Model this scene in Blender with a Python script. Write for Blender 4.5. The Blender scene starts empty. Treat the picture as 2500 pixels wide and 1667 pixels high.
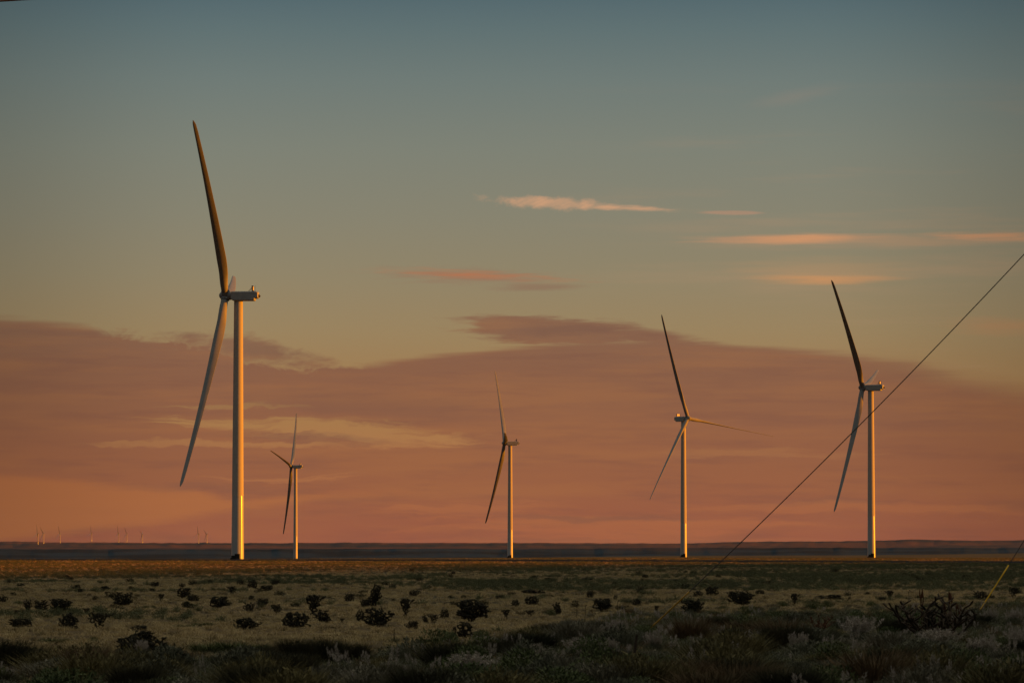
import bpy, math, random
import numpy as np
from mathutils import Matrix, Vector, Euler
random.seed(7); rng = np.random.default_rng(11)
sc = bpy.context.scene
COL = sc.collection

# ------------------------------------------------------------------ camera
F = 9722.0                                  # focal length in photo pixels (2500 wide) = 140 mm on a 36 mm sensor
PITCH = math.atan(496.5/F)
cam_d = bpy.data.cameras.new('camera'); cam = bpy.data.objects.new('camera', cam_d); COL.objects.link(cam)
cam_d.lens = 140; cam_d.sensor_width = 36; cam_d.clip_start = 1; cam_d.clip_end = 90000
cam.rotation_euler = (math.pi/2+PITCH, 0, 0); cam.location = (0, 0, 0)
cam_d.dof.use_dof = True; cam_d.dof.focus_distance = 900; cam_d.dof.aperture_fstop = 5.6
sc.camera = cam

# ------------------------------------------------------------------ view, sun, sky
sc.view_settings.view_transform = 'Standard'; sc.view_settings.look = 'None'
sc.view_settings.exposure = 0.5; sc.view_settings.gamma = 1; sc.view_settings.use_curve_mapping = False
SUN_EL = math.radians(3.6); SUN_AZ = math.radians(90)      # azimuth from the view axis towards the right
sd = bpy.data.lights.new('sun', 'SUN'); sun = bpy.data.objects.new('sun', sd); COL.objects.link(sun)
sd.energy = 5.0; sd.angle = math.radians(.55); sd.color = (1.0, .29, .004)
sdir = Vector((math.cos(SUN_EL)*math.sin(SUN_AZ), math.cos(SUN_EL)*math.cos(SUN_AZ), math.sin(SUN_EL)))
sun.rotation_euler = sdir.to_track_quat('Z', 'Y').to_euler()

W = bpy.data.worlds.new('World'); sc.world = W; W.use_nodes = True
nt = W.node_tree; nt.nodes.clear()

class X:                                     # tiny expression wrapper round math nodes
    def __init__(s, sock, t=None): s.s = sock
    def _b(a, op, b=None, c=None, rev=False):
        n = nt.nodes.new('ShaderNodeMath'); n.operation = op
        args = [a, b, c]
        if rev: args = [b, a, c]
        for i, v in enumerate(args):
            if v is None: continue
            if isinstance(v, X): nt.links.new(v.s, n.inputs[i])
            else: n.inputs[i].default_value = float(v)
        return X(n.outputs[0])
    def __add__(a, b): return a._b('ADD', b)
    __radd__ = __add__
    def __mul__(a, b): return a._b('MULTIPLY', b)
    __rmul__ = __mul__
    def __sub__(a, b): return a._b('SUBTRACT', b)
    def __rsub__(a, b): return a._b('SUBTRACT', b, rev=True)
    def __truediv__(a, b): return a._b('DIVIDE', b)
def smooth(v, lo, hi):
    n = nt.nodes.new('ShaderNodeMapRange'); n.interpolation_type = 'SMOOTHSTEP'; n.clamp = True
    nt.links.new(v.s, n.inputs['Value']); n.inputs['From Min'].default_value = lo; n.inputs['From Max'].default_value = hi
    return X(n.outputs['Result'])
def vec(a, b, c=0.0):
    n = nt.nodes.new('ShaderNodeCombineXYZ')
    for i, v in enumerate((a, b, c)):
        if isinstance(v, X): nt.links.new(v.s, n.inputs[i])
        else: n.inputs[i].default_value = v
    return n.outputs[0]
def noise(v, scale=1.0, detail=5, rough=.55, dist=0.0):
    n = nt.nodes.new('ShaderNodeTexNoise'); n.inputs['Scale'].default_value = scale; n.inputs['Detail'].default_value = detail
    n.inputs['Roughness'].default_value = rough; n.inputs['Distortion'].default_value = dist
    nt.links.new(v, n.inputs['Vector']); return X(n.outputs['Fac'])
def ramp(fac, stops, interp='LINEAR'):
    n = nt.nodes.new('ShaderNodeValToRGB'); n.color_ramp.interpolation = interp; e = n.color_ramp.elements
    while len(e) > 1: e.remove(e[-1])
    e[0].position = stops[0][0]; e[0].color = (*stops[0][1], 1)
    for p, c in stops[1:]:
        q = e.new(p); q.color = (*c, 1)
    nt.links.new(fac.s, n.inputs['Fac']); return n.outputs['Color']
def mixc(f, a, b, mode='MIX'):
    n = nt.nodes.new('ShaderNodeMix'); n.data_type = 'RGBA'; n.blend_type = mode; n.clamp_factor = True
    for k, v in ((0, f), (6, a), (7, b)):
        if isinstance(v, X): nt.links.new(v.s, n.inputs[k])
        elif isinstance(v, (int, float)): n.inputs[k].default_value = v
        elif isinstance(v, tuple): n.inputs[k].default_value = (*v, 1)
        else: nt.links.new(v, n.inputs[k])
    return n.outputs[2]
def fcurve(fac, pts):
    n = nt.nodes.new('ShaderNodeFloatCurve'); c = n.mapping.curves[0]
    c.points[0].location = pts[0]; c.points[1].location = pts[-1]
    for p in pts[1:-1]: c.points.new(*p)
    for p in c.points: p.handle_type = 'AUTO'
    n.mapping.update(); nt.links.new(fac.s, n.inputs['Value']); return X(n.outputs[0])
def S(r, g, b):                              # 8-bit picture colour -> linear
    f = lambda c: (c/255/12.92) if c <= 10 else ((c/255+.055)/1.055)**2.4
    return (f(r), f(g), f(b))

tc = nt.nodes.new('ShaderNodeTexCoord'); sp = nt.nodes.new('ShaderNodeSeparateXYZ'); nt.links.new(tc.outputs['Generated'], sp.inputs[0])
dx, dy, dz = (X(o) for o in sp.outputs)
az = dx._b('ARCTAN2', dy)                    # azimuth from the view axis
el = dz._b('ARCSINE')
AX = 1250+az*F                               # azimuth and elevation as sky coordinates, 9722 units per radian
AY = 1330-el*F
t1 = 1-AY/1400.0                             # 0 at the horizon, 1 well up the sky (8.2 degrees)
clear = ramp(t1, [(0, S(154,86,62)), (.10, S(160,94,62)), (.22, S(163,106,66)), (.34, S(159,124,82)), (.42, S(153,130,94)),
                  (.52, S(143,131,104)), (.62, S(134,130,111)), (.74, S(124,128,116)), (.86, S(109,121,117)), (.95, S(93,111,113)), (1, S(83,103,109))])
high = ramp(el/1.5708, [(.05, S(78,106,114)), (.16, S(60,82,96)), (.30, S(64,82,92)), (.52, (.58,.57,.48)), (1, (.76,.73,.60))])   # bright zenith added out of view to light the shaded foreground
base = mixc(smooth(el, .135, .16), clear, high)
# thin veil of streaks in the clear part
veil = smooth(noise(vec(AX/900, AY/60+3.1, .5), 1.0, 5), .48, .75)*smooth(AX, 1100, 2100)*smooth(AY, 150, 420)
base = mixc(veil*.35, base, S(176,140,108))
def blob(cx, cy, rx, ry, shear=0.0, nx=180., ny=16., amp=.9, seed=0., soft=.55, dist=0.0):
    u = (AX-cx)/rx; v = (AY-cy-(AX-cx)*shear)/ry
    d = (u*u+v*v)._b('SQRT')
    n = noise(vec(AX/nx, AY/ny, seed), 1.0, 5, .6, dist)
    return smooth(1-d+(n-.5)*amp, 0.0, soft)
sky = base
# high pale and glowing streaks
for (a, col, k) in (
    ((blob(1350, 497, 190, 19, .055, 40, 22, 1.7, 1.3, .8)._b('MAXIMUM', blob(1500, 507, 200, 10, .05, 60, 10, 1.3, 1.9, 1.0)))*(smooth(noise(vec((AX+AY*2.2)/34, AY/40, 2.), 1.0, 4, .6), .25, .62)*.5+.5), S(204,156,120), .95),
    (blob(1790, 521, 95, 7, .01, 60, 9, .8, 2.2), S(190,140,112), .45),
    (blob(1920, 586, 330, 17, -.012, 170, 9, 1.3, 3.1, 1.0), S(202,144,104), .62),
    (blob(1965, 586, 180, 17, -.01, 120, 12, .9, 3.9, 1.0), S(214,150,104), .75),
    (blob(2440, 583, 230, 16, .03, 110, 8, 1.4, 4.7, 1.0), S(202,142,100), .7),
    (blob(2160, 594, 560, 22, 0, 260, 9, 1.5, 9.7, 1.0), S(186,140,104), .38),
    (blob(2010, 684, 220, 19, .0, 220, 10, 1.1, 5.2, 1.1), S(212,146,92), .8),
    (blob(2020, 660, 330, 40, .0, 260, 14, 1.0, 6.2, 1.0), S(180,140,100), .40),
    (blob(2440, 800, 180, 32, .0, 260, 14, 1.0, 6.9, 1.0), S(176,128,88), .5),
    (blob(1950, 240, 160, 30, -.2, 200, 30, 1.0, 16.9, 1.2), S(160,134,116), .2),
    (blob(1300, 702, 150, 13, -.01, 150, 12, 1.1, 7.2, .9), S(138,106, 86), .6),
    (blob(1150, 676, 300, 27, .03, 110, 8, 1.9, 8.9, 1.2), S(146,112,90), .7),
    (blob(1160, 672, 300, 17, .045, 90, 5, 2.2, 8.2, 1.3), S(178,112,78), .8)):
    sky = mixc(a*k, sky, col)
# the mauve bank with its ragged upper edge
bx = AX/2500.0
edge = fcurve(bx, [(0,.782),(.06,.790),(.12,.808),(.18,.83),(.24,.866),(.30,.888),(.36,.886),(.42,.868),(.47,.852),(.56,.832),(.64,.828),(.72,.845),(.8,.858),(.88,.880),(.94,.918),(1,.945)])*1000.0
puff = noise(vec(AX/70, AY/38, 4.4), 1.0, 6, .62, .6)
wisp = noise(vec(AX/420, AY/22, 1.7), 1.0, 6, .6)
ragged = smooth(AX, 150, 400)*(1-smooth(AX, 780, 950))
d_edge = AY-edge+(wisp-.5)*46+(puff-.56)*ragged*105
bank = smooth(d_edge, -8, 16+0)
soft_r = smooth(AX, 1900, 2500)
bank = bank*(1-soft_r)+smooth(d_edge, -30, 60)*soft_r
lens = blob(1350, 806, 270, 44, .05, 150, 16, 1.3, 11.3, .4)._b('MAXIMUM', blob(1560, 822, 240, 26, .12, 150, 14, 1.3, 13.3, .6))
puffs = blob(600, 856, 260, 40, .14, 75, 26, 1.7, 12.5, .7, .3)
bank = bank._b('MAXIMUM', lens)._b('MAXIMUM', puffs*.85)
bankc = ramp(t1, [(0, S(147,84,68)), (.07, S(150,88,66)), (.16, S(150,94,66)), (.26, S(142,93,68)), (.36, S(134,91,70)), (.5, S(131,98,78)), (.6, S(133,104,84))])
mott = noise(vec(AX/650, AY/55, 7.7), 1.0, 6, .6)
bankc = mixc(smooth(mott, .42, .68)*.25, bankc, S(172,112,66))
mott2 = noise(vec(AX/300, AY/30, 2.7), 1.0, 6, .6)
bankc = mixc(smooth(mott2, .46, .72)*.34, bankc, S(116,76,66))
# openings in the bank where the lighter sky shows through
AYo = AY
AY = AY+(noise(vec(AX/230, AY/70, 3.3), 1.0, 4, .6)-.5)*70
fine = noise(vec(AX/380, AY/16, 5.5), 1.0, 6, .62)
op = None
for args, k in (((860, 1056, 350, 34, .05, 200, 14, 1.1, 21.), .95), ((540, 1036, 210, 20, .03, 160, 9, 1.2, 22.), .85), ((430, 1085, 330, 9, .0, 160, 9, 1.2, 22.5), .5),
                          ((620, 1085, 330, 9, .02, 300, 8, 1.3, 24.), .6), ((700, 1165, 210, 10, .0, 200, 8, 1.3, 25.), .55),
             ((1500, 1290, 560, 36, -.02, 420, 16, 1.3, 26.), .55), ((1850, 1105, 330, 20, .02, 300, 12, 1.3, 27.), .28),
             ((1150, 1245, 300, 26, -.04, 300, 12, 1.3, 29.), .5), ((2100, 1240, 500, 22, .02, 400, 14, 1.3, 30.), .45),
             ((560, 990, 200, 7, .0, 200, 8, 1.3, 31.), .5), ((2480, 900, 150, 40, .35, 200, 20, 1.0, 32.), .6)):
    b = blob(*args[:7], args[7]+.8, *args[8:], .7)*k*1.15
    op = b if op is None else op._b('MAXIMUM', b)
openc = ramp(t1, [(0, S(166,92,68)), (.1, S(170,102,66)), (.2, S(172,116,74)), (.3, S(160,122,76)), (.45, S(156,130,88))])
bankc = mixc(op, bankc, openc)
# the long orange gap low on the left, between a crisp upper edge and a rising wedge of cloud
gu = fcurve(bx, [(0,.155),(.1,.168),(.17,.180),(.205,.200),(.23,.214),(.3,.20),(.42,.188),(.5,.19),(1,.19)])*1000.0+1000
gl = fcurve(bx, [(0,.335),(.1,.300),(.16,.283),(.24,.250),(.33,.220),(.44,.196),(.5,.185),(1,.10)])*1000.0+1000
gn = (fine-.5)*34
gap = smooth(AYo-gu+gn, -4, 20)*smooth(gl-AYo+gn, -6, 26)
bankc = mixc(gap*.8, bankc, S(172,106,64))
dark = None
for args, k in (((680, 870, 190, 30, .1, 60, 26, 1.4, 41.), .5), ((430, 815, 110, 20, .08, 60, 20, 1.4, 42.), .5),
                ((900, 990, 420, 50, .05, 300, 30, 1.0, 43.), .35), ((760, 1072, 260, 14, .03, 200, 12, 1.2, 44.), .4),
                ((480, 1190, 330, 22, .02, 300, 12, 1.2, 45.), .3), ((1450, 1265, 330, 12, .0, 300, 12, 1.2, 46.), .4),
                ((2050, 1225, 260, 10, .0, 300, 12, 1.2, 47.), .35), ((1400, 800, 190, 24, .02, 200, 14, 1.0, 48.), .5)):
    b = blob(*args, .8)*k
    dark = b if dark is None else dark._b('MAXIMUM', b)
bankc = mixc(dark, bankc, S(114,80,69))
AY = AYo
sky = mixc(bank*.93, sky, bankc)
# unseen sky beside and behind darkened and blued for shaded faces; zenith kept bright
caz = az._b('COSINE')
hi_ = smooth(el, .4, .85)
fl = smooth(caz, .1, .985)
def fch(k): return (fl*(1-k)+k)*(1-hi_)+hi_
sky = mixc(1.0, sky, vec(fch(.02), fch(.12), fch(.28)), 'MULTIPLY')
edge_v = 1-smooth((az*az)._b('SQRT'), .07, .15)*.32  # lens falloff towards both sides painted into the sky colour
sky = mixc(1.0, sky, vec(edge_v, edge_v, edge_v), 'MULTIPLY')
sky = mixc(smooth(el, -.02, .0), S(40,30,24), sky)
ns = nt.nodes.new('ShaderNodeTexSky'); ns.sky_type = 'NISHITA'; ns.sun_disc = False
ns.sun_elevation = SUN_EL; ns.sun_rotation = SUN_AZ; ns.dust_density = 3
bgn = nt.nodes.new('ShaderNodeBackground'); bgn.inputs['Strength'].default_value = .004; nt.links.new(ns.outputs[0], bgn.inputs['Color'])
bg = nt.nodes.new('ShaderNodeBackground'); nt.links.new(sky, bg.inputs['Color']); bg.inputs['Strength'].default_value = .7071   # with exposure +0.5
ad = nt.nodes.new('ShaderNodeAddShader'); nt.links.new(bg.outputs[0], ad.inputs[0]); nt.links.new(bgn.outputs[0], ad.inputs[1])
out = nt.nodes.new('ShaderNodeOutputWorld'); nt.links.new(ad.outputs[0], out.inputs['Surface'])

# ------------------------------------------------------------------ terrain function
def sstep(v, a, b):
    t = np.clip((v-a)/(b-a), 0, 1); return t*t*(3-2*t)
_g = rng.random((256, 256))
def vnoise(x, y):
    x = np.asarray(x, float); y = np.asarray(y, float)
    xi = np.floor(x).astype(int); yi = np.floor(y).astype(int); fx = x-xi; fy = y-yi
    fx = fx*fx*(3-2*fx); fy = fy*fy*(3-2*fy)
    g = lambda a, b: _g[a % 256, b % 256]
    return (g(xi, yi)*(1-fx)+g(xi+1, yi)*fx)*(1-fy)+(g(xi, yi+1)*(1-fx)+g(xi+1, yi+1)*fx)*fy
def fbm(x, y, o=4):
    s = 0; a = .5; t = 0
    for i in range(o):
        s = s+a*vnoise(x*2**i+17*i, y*2**i+5*i); t += a; a *= .55
    return s/t
def terrain(x, y):
    x = np.asarray(x, float); y = np.asarray(y, float)
    D = np.hypot(x, y)+1e-6
    A = np.arctan2(x, y); px = np.clip(1250+F*np.tan(np.clip(A, -1.3, 1.3)), -2500, 5000)
    lip = np.interp(px, [-2500, 0, 625, 1250, 1665, 2115, 2500, 5000], [34, 33, 33, 30.6, 25.8, 24.5, 19.7, 18])
    near = np.interp(px, [-2500, 600, 1250, 1700, 2200, 5000], [33, 33, 30.6, 29, 29.3, 28])
    w = sstep(D, 2000, 3500)
    e = near*(1-w)+lip*w
    q = np.minimum(((34000/D)**4+e**4)**.25, 34000/3.5*10)
    z_plain = -q*np.minimum(D, 1e9)/F
    z_plain = z_plain+sstep(-D, -30, -6)*1.7+(fbm(x/9, y/9, 3)-.5)*.22*sstep(D, 60, 110)*(1-sstep(D, 350, 600))
    # far country: sight-line offset below the camera's level, per distance
    top = np.interp(px, [-2500, 0, 200, 600, 900, 1250, 1670, 1790, 2115, 2230, 2400, 2500, 5000],
                    [-9, -8.2, -5.8, -4.4, -5.4, -5, -2.8, -6.5, -9.5, -13.2, -10, -11, -10])
    mid = np.interp(px, [-2500, 0, 350, 800, 1250, 1600, 2500, 5000], [10, 10, 9.5, 10, 9, 6, 6, 6])
    nz = (fbm(px/260+3, D/9000, 5)-.5)
    base = np.interp(np.log(D), np.log([3550, 4300, 7000, 11000, 15500, 16500, 21000, 27000, 34000, 60000]),
                     [0, 1, 1, 1, 2, 2.15, 3, 4, 5, 5])
    vals = np.stack([lip, lip+30, mid+0, mid*.0+7.5+nz*3, top, top], 0)
    ks = np.array([0, 1, 2, 3, 4.8, 5.0])
    i0 = np.clip(np.searchsorted(ks, base, side='right')-1, 0, 4)
    f = (base-ks[i0])/(ks[i0+1]-ks[i0]); idx = np.indices(base.shape)
    flat = vals.reshape(6, -1); i0f = i0.ravel(); k = np.arange(i0f.size)
    lo = flat[i0f, k].reshape(base.shape); hi = flat[i0f+1, k].reshape(base.shape)
    fs = f*f*(3-2*f)
    yoff = lo*(1-fs)+hi*fs+np.where((D > 13000), (fbm(px/38+7, D/5000, 4)-.5)*3.4, 0)+nz*np.where(D > 13000, 3.2, 0)+np.where(D > 26000, (fbm(px/14, D*0+2, 3)-.5)*1.3, 0)
    z_far = -yoff*D/F
    z = np.where(D < 3550, z_plain, z_far)
    # unseen low mesa added off to the right, crest shaped to shade the foreground
    hx = np.exp(-((x-760)/170.)**2)
    hy = np.interp(y, [-900, -500, 250, 330, 450, 600, 700, 800, 1000], [0, 66, 64, 56.5, 51.9, 49.7, 47.9, 43, 0])
    z = z+hx*(hy+(hy > 1)*(fbm(x/60, y/25, 4)-.5)*2.2)*sstep(x, 150, 420)
    return z
def ray(px, py):
    u = (px-1250)/F; v = (833.5-py)/F
    d = Vector((u, math.cos(PITCH)-v*math.sin(PITCH), math.sin(PITCH)+v*math.cos(PITCH)))
    return d
_Ds = np.exp(np.linspace(math.log(40), math.log(3540), 3000))
def ground(px, py):
    d = ray(px, py); h = math.hypot(d.x, d.y); ux, uy, uz = d.x/h, d.y/h, d.z/h
    zz = uz*_Ds-terrain(ux*_Ds, uy*_Ds)
    i = int(np.argmax(zz < 0)) if (zz < 0).any() else len(_Ds)-1
    D = _Ds[i]; return Vector((ux*D, uy*D, float(terrain(np.array([ux*D]), np.array([uy*D]))[0])))
def at(px, D):
    u = (px-1250)/F; y = D/math.sqrt(1+u*u); x = u*y
    return Vector((x, y, float(terrain(np.array([x]), np.array([y]))[0])))

# ------------------------------------------------------------------ helpers
def mesh(name, v, f, smooth_=False, mats=()):
    me = bpy.data.meshes.new(name); v = np.asarray(v, dtype=np.float32)
    me.from_pydata(v.tolist() if not isinstance(v, list) else v, [], f)
    if smooth_: me.polygons.foreach_set('use_smooth', [True]*len(me.polygons))
    for m in mats: me.materials.append(m)
    me.update(); return me
def meshnp(name, v, quads=None, tris=None, mat=None, smooth_=False):
    me = bpy.data.meshes.new(name); v = np.asarray(v, np.float32)
    q = np.zeros((0, 4), np.int32) if quads is None else np.asarray(quads, np.int32)
    t = np.zeros((0, 3), np.int32) if tris is None else np.asarray(tris, np.int32)
    me.vertices.add(len(v)); me.vertices.foreach_set('co', v.ravel())
    me.loops.add(q.size+t.size); me.loops.foreach_set('vertex_index', np.concatenate([q.ravel(), t.ravel()]))
    me.polygons.add(len(q)+len(t))
    st = np.concatenate([np.arange(len(q))*4, len(q)*4+np.arange(len(t))*3])
    me.polygons.foreach_set('loop_start', st.astype(np.int32))
    if smooth_: me.polygons.foreach_set('use_smooth', np.ones(len(q)+len(t), bool))
    me.update(calc_edges=True); me.validate()
    if mat: me.materials.append(mat)
    return me
def obj(name, me, parent=None, loc=None, mat=None):
    o = bpy.data.objects.new(name, me); COL.objects.link(o)
    if parent: o.parent = parent
    if loc is not None: o.location = loc
    return o
def tag(o, label=None, cat=None, group=None, kind=None):
    if label: o['label'] = label
    if cat: o['category'] = cat
    if group: o['group'] = group
    if kind: o['kind'] = kind
    return o
def empty(name, loc, label, cat, group=None):
    o = bpy.data.objects.new(name, None); COL.objects.link(o); o.location = loc; o.empty_display_size = .5
    return tag(o, label, cat, group)
def copy_tree(o, parent=None):
    c = o.copy(); COL.objects.link(c)
    if parent: c.parent = parent
    for ch in list(o.children): copy_tree(ch, c)
    return c
class MB:                                    # collects shapes of one mesh
    def __init__(s): s.v = []; s.f = []
    def add(s, v, f):
        o = len(s.v); s.v += [tuple(p) for p in v]; s.f += [tuple(i+o for i in q) for q in f]; return s
    def box(s, x0, x1, y0, y1, z0, z1, bev=0.0):
        if bev:
            P = []
            for z, i in ((z0, bev), (z0+bev, 0), (z1-bev, 0), (z1, bev)):
                b = bev
                ring = [(x0+b+i*.0, y0+i), (x1-b, y0+i), (x1-i, y0+b), (x1-i, y1-b), (x1-b, y1-i), (x0+b, y1-i), (x0+i, y1-b), (x0+i, y0+b)]
                P += [(a, c, z) for a, c in ring]
            f = [tuple(range(7, -1, -1)), tuple(range(24, 32))]
            for k in range(3):
                for j in range(8): f.append((k*8+j, k*8+(j+1) % 8, (k+1)*8+(j+1) % 8, (k+1)*8+j))
            return s.add(P, f)
        v = [(x, y, z) for z in (z0, z1) for x, y in ((x0, y0), (x1, y0), (x1, y1), (x0, y1))]
        return s.add(v, [(3,2,1,0), (4,5,6,7), (0,1,5,4), (1,2,6,5), (2,3,7,6), (3,0,4,7)])
    def tube(s, pts, rad, n=8, cap=True):
        pts = [Vector(p) for p in pts]
        if not hasattr(rad, '__len__'): rad = [rad]*len(pts)
        V = []; prev = None
        for i, p in enumerate(pts):
            t = (pts[min(i+1, len(pts)-1)]-pts[max(i-1, 0)]).normalized()
            a = Vector((0, 0, 1)) if abs(t.z) < .9 else Vector((1, 0, 0))
            if prev is not None: a = prev
            u = t.cross(a).normalized(); w = u.cross(t).normalized(); prev = w
            for k in range(n):
                g = 2*math.pi*k/n; V.append(p+(u*math.cos(g)+w*math.sin(g))*rad[i])
        f = []
        for i in range(len(pts)-1):
            for k in range(n): f.append((i*n+k, i*n+(k+1) % n, (i+1)*n+(k+1) % n, (i+1)*n+k))
        if cap: f.append(tuple(range(n-1, -1, -1))); f.append(tuple((len(pts)-1)*n+k for k in range(n)))
        return s.add(V, f)
    def build(s, name, m, parent=None, loc=None, smooth_=False):
        return obj(name, mesh(name, s.v, s.f, smooth_, (m,)), parent, loc)

# ------------------------------------------------------------------ materials
def mat(name, color, rough=.85, coat=0., spec=.3, var=None, scale=1.0, bump=0.0, bscale=5., metallic=0., inst=0.0, stretch=None):
    """principled material; var = second colour mixed in by noise; inst = share of per-object variation"""
    m = bpy.data.materials.new(name); m.use_nodes = True; t = m.node_tree; b = t.nodes['Principled BSDF']
    b.inputs['Base Color'].default_value = (*color, 1); b.inputs['Roughness'].default_value = rough
    b.inputs['Specular IOR Level'].default_value = spec; b.inputs['Metallic'].default_value = metallic
    if coat: b.inputs['Coat Weight'].default_value = coat; b.inputs['Coat Roughness'].default_value = .12
    if var or bump:
        c = t.nodes.new('ShaderNodeTexCoord')
        geo = t.nodes.new('ShaderNodeNewGeometry')
        src = geo.outputs['Position']
        if stretch:
            mp = t.nodes.new('ShaderNodeMapping'); mp.inputs['Scale'].default_value = stretch; t.links.new(src, mp.inputs[0]); src = mp.outputs[0]
    if var:
        n = t.nodes.new('ShaderNodeTexNoise'); n.inputs['Scale'].default_value = scale; n.inputs['Detail'].default_value = 6
        t.links.new(src, n.inputs['Vector'])
        r = t.nodes.new('ShaderNodeMapRange'); r.inputs['From Min'].default_value = .36; r.inputs['From Max'].default_value = .64
        t.links.new(n.outputs['Fac'], r.inputs['Value']); fac = r.outputs[0]
        if inst:
            oi = t.nodes.new('ShaderNodeObjectInfo'); mx = t.nodes.new('ShaderNodeMix')
            mx.inputs[0].default_value = inst; t.links.new(fac, mx.inputs[2]); t.links.new(oi.outputs['Random'], mx.inputs[3]); fac = mx.outputs[0]
        k = t.nodes.new('ShaderNodeMix'); k.data_type = 'RGBA'; k.inputs[6].default_value = (*color, 1); k.inputs[7].default_value = (*var, 1)
        t.links.new(fac, k.inputs[0]); t.links.new(k.outputs[2], b.inputs['Base Color'])
    if bump:
        n = t.nodes.new('ShaderNodeTexNoise'); n.inputs['Scale'].default_value = bscale; n.inputs['Detail'].default_value = 4
        t.links.new(src, n.inputs['Vector'])
        bp = t.nodes.new('ShaderNodeBump'); bp.inputs['Strength'].default_value = bump; t.links.new(n.outputs['Fac'], bp.inputs['Height']); t.links.new(bp.outputs[0], b.inputs['Normal'])
    return m
M = dict(
    paint=mat('white_tower_paint', (.50,.49,.46), .6, spec=.15, var=(.47,.46,.43), scale=.12, stretch=(1,1,.3)),
    gloss=mat('glossy_tower_paint', (.50,.53,.56), .16, spec=.5, var=(.45,.48,.50), scale=.2),
    blade=mat('blade_gelcoat', (.29,.295,.30), .5, spec=.18, var=(.25,.26,.265), scale=.25),
    nacelle=mat('nacelle_fibreglass', (.38,.40,.41), .6, spec=.25, var=(.34,.36,.36), scale=.5),
    hub=mat('hub_casting', (.26,.27,.28), .5),
    cooler=mat('cooler_panel', (.75,.72,.6), .45),
    darkm=mat('dark_metal', (.03,.03,.032), .6),
    cabinet=mat('dark_green_cabinet', (.018,.022,.018), .6),
    wire=mat('steel_wire', (.06,.05,.045), .5, metallic=.3),
    cable=mat('power_cable', (.30,.09,.04), .5),  # orange of the low sun put into the cable's colour
    guard=mat('yellow_guard', (.40,.21,.012), .5, var=(.30,.16,.015), scale=3),
    wood=mat('weathered_pole_wood', (.14,.09,.06), .9, var=(.08,.055,.04), scale=2, stretch=(3,3,.2)),
    cholla=mat('cholla_stem', (.028,.026,.016), .9, var=(.052,.040,.021), scale=5, inst=.3),
    chollared=mat('cholla_dry_red', (.13,.045,.018), .9, var=(.07,.03,.016), scale=4),
    dead=mat('dead_cholla_wood', (.050,.036,.024), .9, var=(.075,.048,.03), scale=3),
    green=mat('green_shrub', (.065,.088,.034), .85, var=(.125,.14,.05), scale=1.4, inst=.4),
    broom=mat('dark_broom', (.034,.036,.018), .85, var=(.070,.055,.024), scale=1.1, inst=.3),
    yucca=mat('yucca_leaf', (.035,.055,.024), .6, var=(.06,.085,.035), scale=2),
    stalk=mat('dry_stalk', (.05,.035,.02), .9),
    sage=mat('sage_leaf', (.22,.21,.14), .9, var=(.09,.09,.055), scale=.9, inst=.5),
    silver=mat('silver_sage_leaf', (.25,.22,.155), .9, var=(.15,.135,.09), scale=.9, inst=.5),
    olive=mat('olive_scrub_leaf', (.21,.17,.068), .9, var=(.10,.085,.038), scale=1.2, inst=.5),
    brown=mat('short_brown_grass', (.17,.125,.06), .9, var=(.075,.058,.03), scale=.12, inst=.5),
    plume=mat('pale_seed_plume', (.50,.42,.36), .9, var=(.38,.33,.26), scale=2.5),
    redgrass=mat('russet_grass', (.20,.12,.06), .9, var=(.12,.09,.045), scale=1.5, inst=.4),
    grass=mat('dry_grass', (.64,.47,.235), .9, var=(.46,.35,.17), scale=.05, inst=.25),
    cover=mat('green_ground_cover', (.165,.165,.078), .9, var=(.095,.10,.048), scale=.12, inst=.35),
)

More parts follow.
